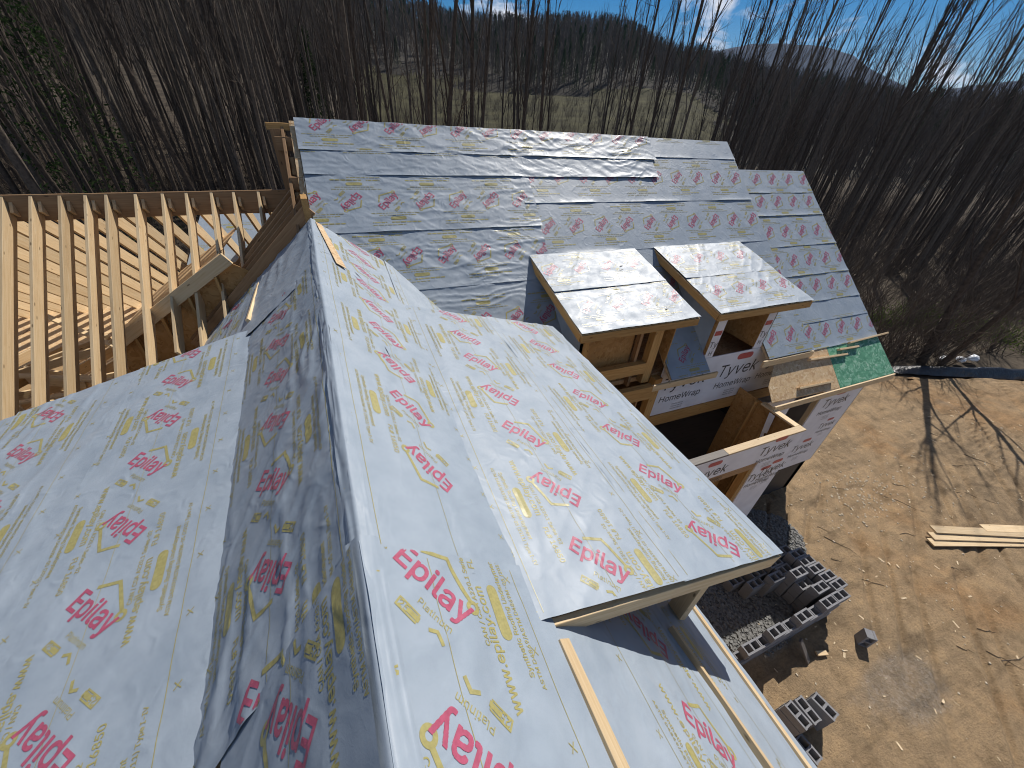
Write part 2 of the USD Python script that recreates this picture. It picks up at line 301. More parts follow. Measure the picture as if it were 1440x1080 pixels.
# the bare yard
GZ = -9.1
def yard_edge(x): return np.interp(x, [0, 14, 18, 23, 26, 29, 34, 40], [14, 14, 11.6, 7.3, 5.9, 4.7, 3.2, 1.4])
def gravel_mask(x, y):
    w = (fbm2(x * 1.1, y * 1.1, 4, 21) - .5) * 1.6
    d1 = np.hypot((x - 6.9) / 1.5, (y - 1.75) / 1.15) + w * .5
    d2 = np.hypot((x - 9.4) / .85, (y - 2.75) / .9) + w * .5
    d3 = np.hypot((x - 9.0) / 1.1, (y + .65) / .55) + w * 1.3
    return np.clip((1.05 - np.minimum(d1, d2)) / .22, 0, 1), np.clip((1.0 - d3) / .9, 0, .38)
def yard_z(x, y):
    z = GZ + .16 * (fbm2(x * .35, y * .35, 4, 2) - .5) + .07 * (fbm2(x * 1.7, y * 1.7, 4, 4) - .5)
    c, s = math.cos(.62), math.sin(.62); a, b = x * c + y * s, -x * s + y * c          # wheel tracks
    tr = 1 - np.abs(2 * noise2(a * .22, b * 2.1, 14) - 1)
    z = z - .09 * np.clip((tr - .78) / .22, 0, 1) * np.clip((x - 8) / 2, 0, 1) + .035 * (fbm2(x * 4.5, y * 4.5, 3, 8) - .5) + .036 * np.clip(noise2(x * 9, y * 9, 12) - .72, 0, 1) * 3
    g = gravel_mask(x, y)[0]
    z = z + g * (.10 + .10 * (fbm2(x * 5, y * 5, 3, 6) - .3))
    return z - .35 * np.clip((x - 30) / 6, 0, 1) ** 2
xs = np.concatenate([np.arange(0, 5, .5), np.arange(5, 20, .075), np.arange(20, 40.1, .25)]); ts = np.linspace(0, 1, 260) ** 1.0
xg, tg = np.meshgrid(xs, ts, indexing='ij'); ybot = -14.0
near = 3.6; ye = yard_edge(xg)
yg = np.where(tg < .1, ybot + (tg / .1) * (-3.5 - ybot), np.where(tg < .85, -3.5 + (tg - .1) / .75 * (np.minimum(near, ye) + 3.5), np.minimum(near, ye) + (tg - .85) / .15 * (ye - np.minimum(near, ye))))
yg = yg + (tg > .97) * .5 * (noise2(xg * .8, xg * 0 + 3, 8) - .5)
zg = yard_z(xg, yg); zg = zg - .45 * np.clip((tg - .985) / .015, 0, 1)
yard = usdkit.mesh(stage, '/World/dirt_yard', (np.stack([xg, yg, zg], -1).reshape(-1, 3), grid_faces(len(xs), len(ts))), DIRT, smooth=True)
g1, g2 = gravel_mask(xg, yg)
UsdGeom.PrimvarsAPI(yard).CreatePrimvar('gravel', Sdf.ValueTypeNames.FloatArray, 'vertex').Set(Vt.FloatArray.FromNumpy(np.maximum(g1, g2).ravel().astype(np.float32)))
tag(yard, kind='structure')

# ------------------------------------------------------------------ lettering, flat shapes of triangles
_text = {}
def text_flat(s, h, bold=False):
    """(vertices 2d, faces) of lettering with its left end at the origin, capitals h tall."""
    key = (s, bold)
    if key not in _text:
        m = meshkit.text_mesh(s, 1.0, depth=.01, bold=bold)
        keep = m.face_normals[:, 2] > .9
        v, f = submesh(np.asarray(m.vertices), m.faces[keep]); _text[key] = v[:, :2], f
    v, f = _text[key]; return v * h, f
def rect(x0, y0, x1, y1):
    return np.array([[x0, y0], [x1, y0], [x1, y1], [x0, y1]], float), np.array([[0, 1, 2], [0, 2, 3]])
def strip(pts, w):
    out = []
    pts = np.asarray(pts, float)
    for a, b in zip(pts[:-1], pts[1:]):
        d = (b - a) / np.linalg.norm(b - a); n = np.array([-d[1], d[0]]) * w / 2; e = d * w * .3
        out.append((np.array([a - n - e, b - n + e, b + n + e, a + n - e]), np.array([[0, 1, 2], [0, 2, 3]])))
    return cat2(out)
def ring(c, r0, r1, n=18):
    a = np.arange(n) / n * 2 * np.pi; o = np.stack([np.cos(a), np.sin(a)], 1)
    v = np.vstack([c + r0 * o, c + r1 * o]); i = np.arange(n); j = (i + 1) % n
    return v, np.concatenate([np.stack([i, n + i, n + j], 1), np.stack([i, n + j, j], 1)])
def cat2(parts):
    vs, fs, n = [], [], 0
    for v, f in parts:
        vs.append(v); fs.append(f + n); n += len(v)
    return np.vstack(vs), np.vstack(fs)
def place2(vf, x, y, a=0.0, s=1.0):
    v, f = vf; c, sn = math.cos(a) * s, math.sin(a) * s
    return np.stack([v[:, 0] * c - v[:, 1] * sn + x, v[:, 0] * sn + v[:, 1] * c + y], 1), f
def centred(vf):
    v, f = vf; return v - (v.min(0) + v.max(0)) / 2, f
def refine2(vf, size):
    v, f = vf
    v3, f2 = trimesh.remesh.subdivide_to_size(np.column_stack([v, np.zeros(len(v))]), f, size, max_iter=12)
    return v3[:, :2], f2
def stretch(vf, sx, sy): return vf[0] * np.array([sx, sy]), vf[1]

def lozenge(L, w, n=8):
    a = np.linspace(-np.pi / 2, np.pi / 2, n); r = w / 2
    o = np.concatenate([np.stack([L / 2 - r + r * np.cos(a), r * np.sin(a)], 1), np.stack([-L / 2 + r - r * np.cos(a), -r * np.sin(a)], 1)])
    return o, np.array([[0, i, i + 1] for i in range(1, len(o) - 1)])

# the maker's mark: red word, mustard roofline ending in a ring, small word and badges (0.40 m wide, along +x)
w_ = centred(text_flat('Epilay', .115, True)); w_ = stretch(w_, .40 / np.ptp(w_[0][:, 0]), 1.0)
LOGO_RED = refine2(w_, .016)
roof_ = strip([(-.085, .105), (-.035, .105), (-.035, .105), (.03, .165), (.03, .165), (.19, .055)][0:0] or [(-.13, .105), (-.02, .175), (.165, .075)], .022)
LOGO_YEL = refine2(cat2([roof_, ring(np.array([.19, .055]), .014, .034), place2(centred(text_flat('Platinum', .032)), .07, -.115),
                         place2(strip([(-.05, -.02), (.05, -.02), (.05, .02), (-.05, .02), (-.05, -.02)], .008), -.03, -.19), place2(centred(text_flat('25', .03, True)), -.05, -.19), place2(rect(-.03, -.012, .03, .012), .0, -.19), place2(strip([(-.03, 0), (.0, .018), (.04, -.01)], .016), .11, -.185)]), .018)
def text_block(lod):
    """One block of small print along +x, about a metre long."""
    parts = [lozenge(.26, .062)]
    if lod == 0:
        def line(s, h, y, x=0.0, bold=False): parts.append(place2(centred(text_flat(s, h, bold)), x, y))
        line('www.epilay.com', .048, .080, -.14, True); line('FL# 16850', .036, .080, .34, True)
        line('Synthetic Roofing Underlayment', .027, -.062, .0, True)
        line('ASTM D4869/ASTM D4869M-05 (2011) Type I-IV', .023, -.108, .06, True)
        line('CAN / CSA A220.1 Series-02', .026, .132, .1, True)
    else:
        rnd = random.Random(5)
        for y, x0, x1, h in ((.075, -.36, .12, .022), (.075, .2, .42, .018), (-.060, -.30, .30, .012), (-.100, -.36, .42, .010), (.125, -.1, .44, .012)):
            x = x0
            while x < x1:
                w = rnd.uniform(.02, .09); parts.append(rect(x, y - h / 2, min(x + w, x1), y + h / 2)); x += w + .014
    return refine2(cat2(parts), .025)
BLOCKS = [text_block(0), text_block(1)]
CROSS = cat2([strip([(-.016, -.016), (.016, .016)], .005), strip([(-.016, .016), (.016, -.016)], .005)])

def wrinkle_field(style, seed):
    sx, sy = (seed * 13.7) % 50, (seed * 7.3) % 50
    def h(u, v):
        base = .012 * (fbm2(u * 1.6 + sx, v * 1.6 + sy, 3, seed) - .5) + .0035 * (fbm2(u * 9 + sx, v * 9 + sy, 2, seed + 1) - .5)
        if style == 'flat': return base
        wx = u + .18 * (fbm2(u * 2.1 + sy, v * 2.1 + sx, 3, seed + 2) - .5) * 2; wy = v + .16 * (fbm2(u * 1.8 + sx, v * 1.8 + sy, 3, seed + 3) - .5) * 2
        def ridges(ang, lu, lv, a, s):
            c, s_ = math.cos(ang), math.sin(ang); p, q = (wx * c + wy * s_) / lu, (-wx * s_ + wy * c) / lv
            n = 1 - np.abs(2 * noise2(p + sx, q + sy, s) - 1); gate = np.clip((noise2(p * .6 + sy, q * .25 + sx, s + 50) - .25) * 1.8, 0, 1)
            return a * n ** 3 * gate
        if style == 'soft': return base + ridges(.12, 1.1, .15, .013, seed + 7) + ridges(.9, .8, .17, .008, seed + 9) + ridges(-.5, .5, .09, .0035, seed + 11)
        if style == 'grazed': return base + ridges(.05, .9, .14, .015, seed + 7) + ridges(1.0, .40, .085, .007, seed + 8) + ridges(-.5, .5, .10, .007, seed + 9) + ridges(1.4, .3, .06, .003, seed + 11)
        return base + ridges(.05, 1.0, .10, .015, seed + 7) + ridges(-.50, .8, .075, .011, seed + 8) + ridges(.45, .6, .09, .008, seed + 9) + ridges(-.2, .4, .05, .0045, seed + 10)
    return h

def felt(parent, corners, style='flat', seed=1, res=.03, lift=.006, logos=True, u_off=0.0, v_c=None, lod=1, low_edge='v0', curl=.012, label=None, name='underlayment_sheet', flip=False, blocks=True, edge_line=True, logo_phase=0, u_max=1e9):
    """One strip of printed underlayment over the quad corners = (u0v0, u1v0, u1v1, u0v1); u runs along the roll. Print lies on it as its own thin pieces."""
    P = np.asarray(corners, float)
    lu = (np.linalg.norm(P[1] - P[0]) + np.linalg.norm(P[2] - P[3])) / 2; lv = (np.linalg.norm(P[3] - P[0]) + np.linalg.norm(P[2] - P[1])) / 2
    N = np.cross(P[1] - P[0], P[3] - P[0]) + np.cross(P[2] - P[3], P[2] - P[1]); N /= np.linalg.norm(N)
    if N[2] < 0: N = -N
    if abs(N[2]) < .05 and flip: N = -N
    hf = wrinkle_field(style, seed)
    def height(u, v):
        h = hf(u, v)
        if curl:
            e = v if low_edge == 'v0' else lv - v
            h = h + curl * np.exp(-e / .05) * np.clip(noise2(u * 2.3 + seed, u * 0 + 2.0, seed + 70) * 1.7 - .35, 0, 1)
        return h
    def at(u, v, extra=0.0, h=None):
        s, t = (u / lu)[..., None], (v / lv)[..., None]
        return P[0] * (1 - s) * (1 - t) + P[1] * s * (1 - t) + P[2] * s * t + P[3] * (1 - s) * t + N * (h + lift + extra)[..., None]
    def on_sheet(u, v):
        p, q = np.clip(u / lu * (nu - 1), 0, nu - 1.001), np.clip(v / lv * (nv - 1), 0, nv - 1.001)
        i, j = p.astype(int), q.astype(int); a, b = p - i, q - j
        h00, h10, h01, h11 = hg[i, j], hg[i + 1, j], hg[i, j + 1], hg[i + 1, j + 1]
        return np.where(a >= b, h00 + a * (h10 - h00) + b * (h11 - h10), h00 + b * (h01 - h00) + a * (h11 - h01))
    nu, nv = max(3, int(lu / res)), max(3, int(lv / res))
    ug, vg = np.meshgrid(np.linspace(0, lu, nu), np.linspace(0, lv, nv), indexing='ij')
    f = grid_faces(nu, nv); hg = height(ug, vg)
    v3 = at(ug, vg, h=hg).reshape(-1, 3)
    nn = np.cross(v3[f[0, 1]] - v3[f[0, 0]], v3[f[0, 2]] - v3[f[0, 0]])
    mirrored = nn @ N < 0
    if mirrored: f = f[:, [0, 2, 1]]
    sheet = obj(name, (v3, f), FELT, parent, smooth=True, label=label)
    red, yel = [], []
    v_c = lv / 2 if v_c is None else v_c
    if logos:
        for k in range(-1, int(lu / .6) + 2):
            u = u_off + .6 * k; inv = (k + logo_phase) % 2
            if u > u_max: continue
            a = (math.pi / 4 if not mirrored else -math.pi / 4) + math.pi * inv
            L, Y = LOGO_RED, LOGO_YEL
            if mirrored: L, Y = stretch(L, 1, -1), stretch(Y, 1, -1)
            red.append(place2(L, u, v_c, a)); yel.append(place2(Y, u, v_c, a))
    if blocks:
        for side in (-1, 1):
            for k in range(-1, int(lu / 1.2) + 2):
                u = u_off + 1.2 * k + (.6 if side > 0 else 0) + .1
                B = BLOCKS[lod]
                if u + .3 > u_max: continue
                if mirrored: B = stretch(B, 1, -1)
                yel.append(place2(B, u, v_c + side * .335, 0 if side > 0 else math.pi))
        if edge_line and lod == 0:
            for e in (v_c - .52, v_c + .52):
                yel.append(refine2(rect(0, e - .002, lu, e + .002), .05))
                for k in range(int(lu / .35) + 1): yel.append(place2(CROSS, .1 + k * .35, e + .05))
            yel.append(refine2(rect(0, v_c - .0015, lu, v_c + .0015), .05))
    def lay(nm, parts, mt, extra, kind=None):
        v, ff = cat2(parts)
        c = v[ff]; ok = ((c[:, :, 0] > .004) & (c[:, :, 0] < lu - .004) & (c[:, :, 1] > .004) & (c[:, :, 1] < lv - .004)).all(1)
        if ok.sum() < 12: return
        v, ff = submesh(v, ff[ok])
        w = at(v[:, 0], v[:, 1], extra, on_sheet(v[:, 0], v[:, 1]))
        q = np.cross(w[ff[:, 1]] - w[ff[:, 0]], w[ff[:, 2]] - w[ff[:, 0]]) @ N
        tag(obj(nm, (w, np.where((q < 0)[:, None], ff[:, [0, 2, 1]], ff)), mt, sheet), kind=kind)
    for part in red: lay('red_logo', [part], RED, .0018 if lod == 0 else .0026)
    if yel: lay('yellow_print', yel, MUSTARD, .0014 if lod == 0 else .0022, 'stuff')
    return sheet

# ------------------------------------------------------------------ the house
house = thing('unfinished_house', 'unfinished timber house under printed grey roof underlayment with open rafters and two shed dormers', 'house')
H = house
def rx(y): return -.12 - .056 * y                 # the near ridge
RZ, SL = -1.5, .89
def steepR(x): return -1.616 - SL * x
def lb(y): return -.90 - .075 * y                 # the pitch break on the left
LZ = -2.22
BX, BZ = .52, -2.078                              # the pitch break on the right
def shedR(x): return BZ - .29 * (x - BX)
def shedL(x, y): return LZ - .287 * (lb(y) - x)
def MZ(y): return -7.45 + .85 * y                 # the main roof's front plane
def M2Z(y): return -7.63 + .85 * y
def slab(name, top, th, mt, down=(0, 0, -1), label=None):
    """A panel under four (or more) top corners."""
    t = np.asarray(top, float); n = len(t); d = np.asarray(down, float) * th
    v = np.vstack([t, t + d]); f = [[0, i, i + 1] for i in range(1, n - 1)] + [[n, n + i + 1, n + i] for i in range(1, n - 1)]
    for i in range(n):
        j = (i + 1) % n; f += [[i, n + i, n + j], [i, n + j, j]]
    return obj(name, (v, np.array(f)), mt, H, label=label)

# roof boards under the cloth
E_ = .012
yv = 6.9
for ya, yb_ in ((-2, 0), (0, 2), (2, 4), (4, 6.3)): slab('roof_sheathing', [(rx(ya), ya, RZ - .03), (rx(yb_), yb_, RZ - .03), (BX, yb_, BZ - .03), (BX, ya, BZ - .03)], .016, OSB)
slab('roof_sheathing', [(BX, -2, BZ - .03), (BX, 6.3, BZ - .03), (2.1, 4.7, steepR(2.1) - E_), (2.55, 4.2, steepR(2.55) - E_), (2.55, -2, steepR(2.55) - E_)], .016, OSB)
for ya, yb_ in ((-2, 0), (0, 2), (2, 3.4), (3.4, 4.74)): slab('roof_sheathing', [(rx(yb_), yb_, RZ - .03), (rx(ya), ya, RZ - .03), (lb(ya), ya, LZ - .03), (lb(yb_), yb_, LZ - .03)], .016, OSB)
slab('roof_sheathing', [(rx(yv), yv, RZ - .08), (rx(4.74), 4.74, RZ - .08), (-2.75, 4.74, -3.66), (-2.95, yv, -3.82)], .016, OSB)
slab('shed_roof_sheathing', [(BX, .71, BZ - E_), (BX, 4.66, BZ - E_), (2.73, 4.72, shedR(2.73) - E_), (2.73, .71, shedR(2.73) - E_)], .018, OSB)
slab('shed_roof_sheathing', [(lb(-2), -2, LZ - E_), (-4.6, -2, shedL(-4.6, -2) - E_), (-4.6, 4.7, shedL(-4.6, 4.7) - E_), (lb(4.7), 4.7, LZ - E_)], .018, OSB)
for xa, xb_, yl in ((-.6, 3.2, 4.3), (3.2, 5.12, 6.2), (5.12, 6.12, 4.22), (6.12, 7.74, 6.2), (7.74, 9.16, 4.22)): slab('main_roof_sheathing', [(xa, 8.42, MZ(8.42) - E_), (xa, yl, MZ(yl) - E_), (xb_, yl, MZ(yl) - E_), (xb_, 8.42, MZ(8.42) - E_)], .05, OSB)
slab('main_roof_sheathing', [(-.6, 8.44, MZ(8.42) - E_), (9.16, 8.44, MZ(8.42) - E_), (9.16, 13.3, MZ(8.42) - 4.1), (-.6, 13.3, MZ(8.42) - 4.1)], .05, OSB)
slab('end_roof_sheathing', [(8.6, 7.93, M2Z(7.93) - E_), (8.6, 4.36, M2Z(4.36) - E_), (11.78, 4.36, M2Z(4.36) - E_), (11.78, 7.93, M2Z(7.93) - E_)], .03, OSB)
slab('end_roof_sheathing', [(8.6, 7.95, M2Z(7.93) - E_), (11.78, 7.95, M2Z(7.93) - E_), (11.78, 12.5, M2Z(7.93) - 3.9), (8.6, 12.5, M2Z(7.93) - 3.9)], .03, OSB)

# underlayment on the near gable
def quadR(y0, y1, x0=None, x1=BX + .03): return [(rx(y1) if x0 is None else x0, y1, RZ), (rx(y0) if x0 is None else x0, y0, RZ), (x1, y0, steepR(x1) + .0), (x1, y1, steepR(x1))]
F = felt
# right of the ridge, upper strip: u runs towards the viewer (-y), v away from the ridge
F(H, [(BX + .04, 6.25, BZ - .03), (BX + .04, .93, BZ - .03), (rx(.93), .93, RZ), (rx(6.85), 6.85, RZ)], 'soft', 3, .028, lod=0, v_c=.53, u_off=.1, low_edge='v0', curl=0, logo_phase=1, u_max=5.1)
# foreground cap, lapped over the ridge
F(H, [(BX + .10, 1.00, steepR(BX + .10)), (BX + .10, -1.6, steepR(BX + .10)), (rx(-1.6) - .02, -1.6, RZ + .012), (rx(1.03) - .02, 1.03, RZ + .012)], 'soft', 5, .025, lift=.016, lod=0, v_c=.70, u_off=.17, curl=.006, logo_phase=0)
F(H, [(lb(-1.6) + .02, -1.6, LZ + .02), (lb(.70) + .16, .70, LZ + .12), (rx(1.03) - .02, 1.03, RZ + .012), (rx(-1.6) - .02, -1.6, RZ + .012)], 'grazed', 6, .025, lift=.018, lod=0, v_c=.50, u_off=.4, curl=.004, logo_phase=1)
# steep left face beside the ridge
F(H, [(lb(.62), .62, LZ), (lb(4.76), 4.76, LZ), (rx(4.9), 4.9, RZ), (rx(.95), .95, RZ)], 'grazed', 8, .025, lod=0, v_c=.50, u_off=.53, curl=0, logo_phase=0)
F(H, [(-2.9, 4.5, -3.52), (-2.72, 6.95, -3.52), (rx(6.9), 6.9, RZ), (rx(4.6), 4.6, RZ)], 'grazed', 9, .035, lod=1, v_c=1.3, u_off=.2, curl=0)
# steep right face below the shed, towards the viewer
F(H, [(2.6, .95, steepR(2.6)), (2.6, -1.8, steepR(2.6)), (1.62, -1.8, steepR(1.62)), (1.62, .95, steepR(1.62))], 'soft', 12, .03, lod=0, v_c=1.2, u_off=.3, curl=0, logos=False)
F(H, [(1.66, .95, steepR(1.66)), (1.66, -1.8, steepR(1.66)), (.48, -1.8, steepR(.48)), (.48, .95, steepR(.48))], 'soft', 13, .028, lift=.010, lod=0, v_c=.31, u_off=.30, curl=.008, logo_phase=1)
# the shed roof on the right: two courses
F(H, [(BX + 1.16, 4.68, shedR(BX + 1.16)), (BX + 1.16, .685, shedR(BX + 1.16)), (BX - .03, .70, BZ - .002), (BX - .03, 4.66, BZ - .002)], 'soft', 21, .028, lift=.008, lod=0, v_c=.61, u_off=.14, curl=0, logo_phase=0)
F(H, [(2.76, 4.74, shedR(2.76)), (2.76, .675, shedR(2.76)), (BX + 1.10, .68, shedR(BX + 1.10)), (BX + 1.10, 4.70, shedR(BX + 1.10))], 'soft', 22, .028, lod=0, v_c=.61, u_off=.20, curl=0, logo_phase=1)
F(H, [(2.76, .672, shedR(2.76) - .02), (2.76, 4.74, shedR(2.76) - .02), (2.755, 4.74, shedR(2.755)), (2.755, .672, shedR(2.755))], 'flat', 23, .05, lift=.0, logos=False, blocks=False, curl=0, name='underlayment_edge')
# the shed roof on the left: three courses
for i, (a0, a1, sd, vc, uo, ph) in enumerate(((-.02, 1.14, 31, .50, .52, 0), (1.08, 2.3, 32, .42, .23, 0), (2.24, 3.45, 33, .56, .9, 0))):
    y0, y1 = -1.8, 4.72
    F(H, [(lb(y0) - a1, y0, shedL(lb(y0) - a1, y0)), (lb(y1) - a1, y1, shedL(lb(y1) - a1, y1)), (lb(y1) - a0, y1, shedL(lb(y1) - a0, y1)), (lb(y0) - a0, y0, shedL(lb(y0) - a0, y0))], 'soft' if i else 'soft', sd, .028, lift=.014 - .004 * i, lod=0, v_c=vc, u_off=uo, curl=.008, logo_phase=ph)
# main roof: sheets (x0, x1, y low, y high, style, layer)
def msheet(x0, x1, y0, y1, style, sd, layer, vc=None, lod=1, uo=.3, z=MZ, res=.035, curl=.012, logos=True, ph=0):
    F(H, [(x0, y0, z(y0)), (x1, y0, z(y0)), (x1, y1, z(y1)), (x0, y1, z(y1))], style, sd, res, lift=.004 + .006 * layer, lod=lod, v_c=vc, u_off=uo, curl=curl, logos=logos, logo_phase=ph)
msheet(.7, 3.35, 5.0, 6.0, 'wild', 41, 0, .55, uo=.5, res=.021)
msheet(-.3, 3.38, 5.93, 6.85, 'wild', 42, 1, .61, uo=0.0, ph=1, res=.021)
msheet(-.5, 3.42, 6.76, 7.66, 'wild', 43, 2, .58, uo=.02, curl=.018, res=.021)
msheet(-.5, 6.6, 7.59, 8.0, 'wild', 44, 3, .2, logos=False, curl=.018, res=.021)
msheet(-.52, 6.72, 7.95, 8.43, 'wild', 45, 4, .55, curl=.015, uo=.4, res=.021)
msheet(6.3, 9.2, 8.02, 8.43, 'flat', 46, 3, .2, logos=False, curl=.01)
msheet(3.2, 9.2, 7.14, 8.07, 'flat', 47, 2, .62, uo=.35, curl=.018)
msheet(3.0, 9.2, 6.29, 7.2, 'flat', 48, 1, .60, uo=.55, curl=.018)
msheet(2.6, 3.18, 5.2, 6.34, 'flat', 49, 0, .6, uo=.2, curl=.01); msheet(5.14, 6.10, 5.2, 6.34, 'flat', 52, 0, .6, uo=.2, curl=.01); msheet(7.76, 9.17, 5.2, 6.34, 'flat', 53, 0, .6, uo=.2, curl=.01)
msheet(5.14, 6.10, 4.18, 5.26, 'flat', 50, 1, .45, uo=.5, curl=.0)
msheet(7.76, 9.17, 4.18, 5.26, 'flat', 51, 1, .45, uo=.9, curl=.0)
ys = [4.30, 4.79, 5.17, 5.70, 6.31, 6.97, 7.48, 7.95]
for i in range(7):
    msheet(9.05, 11.82, ys[i] - .03, ys[i + 1] + .03, 'flat', 60 + i, i * .7, .42 if i not in (1,) else .30, z=M2Z, uo=.4 + .17 * i, curl=.016, logos=(i != 1), ph=i)
# felt hung on the open gable end, in shade
F(H, [(-.52, 7.35, -1.15), (-.52, 8.05, -1.05), (-.52, 8.05, -.62), (-.52, 7.35, -1.12)], 'flat', 71, .05, logos=False, blocks=False, curl=0, name='underlayment_flap')

# strip of bare board beside the valley
def onR(x, y, e=0.0): return (x, y, RZ + (BZ - RZ) * (x - rx(y)) / (BX + .04 - rx(y)) + e)
slab('bare_sheathing_strip', [onR(-.36, 6.7, .03), onR(-.10, 4.95, .03), onR(-.20, 5.0, .03), onR(-.44, 6.75, .03)], .008, OSB, down=(-.5, 0, -.6))
F(H, [(.44, 6.6, steepR(.44) - .022), (.44, 4.6, steepR(.44) - .022), (2.08, 4.6, steepR(2.08) + .004), (2.08, 4.72, steepR(2.08) + .004)], 'soft', 14, .03, lift=.010, lod=1, logos=False, curl=0)
def ridge_cap(y0, y1, w, lift, sd, nm='ridge_cap_sheet'):
    ys_ = np.linspace(y0, y1, max(8, int(abs(y1 - y0) / .03))); s_ = np.linspace(-1, 1, 27); yg_, sg_ = np.meshgrid(ys_, s_, indexing='ij')
    run = w * np.sign(sg_) * np.maximum(np.abs(sg_) - .0, 0); rnd_ = .010
    hgt = -.92 * (np.sqrt((run * .72) ** 2 + rnd_ ** 2) - rnd_)
    wr_ = .008 * (noise2(yg_ * 1.6, sg_ * 1.2 + sd, sd) - .5) + .006 * (1 - np.abs(2 * noise2(yg_ * 3.1 + sg_ * .8, sg_ * 3.0, sd + 3) - 1)) ** 3 * np.clip(np.abs(sg_) * 1.5, 0, 1)
    xg_ = rx(yg_) + run * .74 + .012 * (noise2(yg_ * 1.1, sg_ * 0, sd + 5) - .5)
    v = np.stack([xg_ + wr_ * np.sign(sg_) * .6, yg_, RZ + hgt + lift + wr_], -1).reshape(-1, 3)
    return obj(nm, (v, grid_faces(len(ys_), 27)[:, [0, 2, 1]]), FELT, H, smooth=True)
ridge_cap(.98, 6.9, .075, .014, 15); ridge_cap(-1.6, 1.06, .10, .028, 16)

def slit(p, q, w, nm='cloth_tear'):
    p, q = np.asarray(p, float), np.asarray(q, float); d = (q - p) / np.linalg.norm(q - p); n = np.cross(d, [0, 0, 1.0]); n /= np.linalg.norm(n)
    t = np.linspace(0, 1, 9); c = p + (q - p) * t[:, None]; hw = w * np.sin(np.pi * t) * (1 + .3 * np.sin(7 * t)); v = np.vstack([c + n * hw[:, None], c - n * hw[:, None]])
    f = [[i, i + 1, 10 + i] for i in range(8)] + [[i, 10 + i, 9 + i] for i in range(8)]
    obj(nm, (v, np.array(f)), PLASTIC, H)
for a_, b_, w_0 in (((-.36, 5.30), (-.20, 5.36), .006), ((-.02, 4.95), (.06, 4.75), .006), ((.12, 3.1), (.15, 2.9), .004)):
    slit(onR(a_[0], a_[1], .034), onR(b_[0], b_[1], .034), w_0)
for x_, y_ in ((4.52, 5.62), (4.60, 5.74), (4.75, 4.5)):
    zz_ = -2.64 + (y_ - 4.24) * .266 + .03; slit((x_, y_, zz_), (x_ + .12, y_ + .03, zz_ + .008), .012)
# timber edges
UPG = (0, 0, 1)
board('fascia_board', (.50, .69, BZ - .03), (2.76, .69, shedR(2.76) - .02), .04, .145, LUMBER, H)
board('fascia_board', (2.745, .71, shedR(2.745) - .03), (2.745, 4.72, shedR(2.745) - .03), .035, .14, LUMBER, H)
board('fascia_board', (.55, 4.70, BZ - .03), (2.74, 4.74, shedR(2.74) - .03), .035, .14, LUMBER, H)
board('toe_board', (.66, .60, steepR(.66) + .055), (.70, -1.4, steepR(.70) + .055), .085, .04, LUMBER, H, up=(.66, 0, .75))
board('toe_board', (1.80, .66, steepR(1.80) + .075), (1.95, -1.4, steepR(1.95) + .075), .045, .085, LUMBER, H, up=(.66, 0, .75))
board('toe_board', (2.47, 1.15, steepR(2.47) + .05), (2.42, -1.4, steepR(2.42) + .05), .075, .038, LUMBER, H, up=(.66, 0, .75))
board('shed_post', (2.08, .80, steepR(2.08) - .02), (2.08, .80, shedR(2.08) - .05), .09, .14, LUMBER, H, up=(0, 1, 0), top=False)
for k in range(9):
    x = 2.08; y = 1.2 + k * .42
    board('shed_stud', (x, y, steepR(x)), (x, y, shedR(x) - .05), .04, .09, LUMBER, H, up=(1, 0, 0), top=False)
for k in range(9):
    y = 1.0 + k * .42
    board('shed_rafter', (.62, y, shedR(.62) - .04), (2.7, y, shedR(2.7) - .04), .04, .12, LUMBER, H)
slab('shed_side_sheathing', [(2.13, 1.4, steepR(2.13)), (2.13, 4.6, steepR(2.13)), (2.13, 4.6, shedR(2.13) - .06), (2.13, 1.4, shedR(2.13) - .06)], .012, PLY, down=(-1, 0, 0))
# toe board on the steep left face
board('toe_board', (-1.40, 6.45, -2.28), (-1.33, 5.0, -2.20), .04, .09, LUMBER, H, up=(-.66, 0, .75))

# rafters that climb to the near ridge from the left, seen end on as a fan
tops = [(-.56, 6.98, -1.30), (-.60, 7.20, -1.27), (-.64, 7.42, -1.25), (-.69, 7.66, -1.22), (-.78, 7.95, -1.24)]
for i, t in enumerate(tops):
    b = (-2.74 - .02 * i, 6.98 + .10 * i, -3.38 + .03 * i)
    board('valley_rafter', t, b, .042, .19, LVL, H, label='dark laminated rafter' if i else None)
board('near_ridge_board', (-.54, 6.94, -1.22), (-.62, 8.0, -1.22), .09, .34, LUMBER_GOLD, H)

# the open roof on the left: ridge board, rafters both ways
board('open_ridge_board', (-.9, 8.4, -1.325), (-9.5, 8.4, -1.475), .045, .36, LVL, H)
rxs = [-1.34, -1.71, -2.03, -2.38, -2.70, -3.05, -3.42, -3.67, -3.97, -4.30, -4.62, -4.95, -5.28, -5.6, -5.95, -6.3, -6.65, -7.0, -7.35, -7.7, -8.05, -8.4]
for i, x in enumerate(rxs):
    board('common_rafter', (x, 8.375, -1.325 + .017 * x), (x, 4.15 if x < -2.8 else 6.3 + .0 * x, -1.325 + .017 * x - .87 * (8.375 - (4.15 if x < -2.8 else 6.3))), .04, .235, LUMBER, H)
    board('back_rafter', (x + .06, 8.425, -1.345 + .017 * x), (x + .06, 13.4, -1.345 + .017 * x - .80 * 4.975), .04, .235, LUMBER, H)
board('ceiling_beam', (-9.5, 4.3, -5.0), (-.9, 4.3, -5.0), .1, .3, LVL, H)

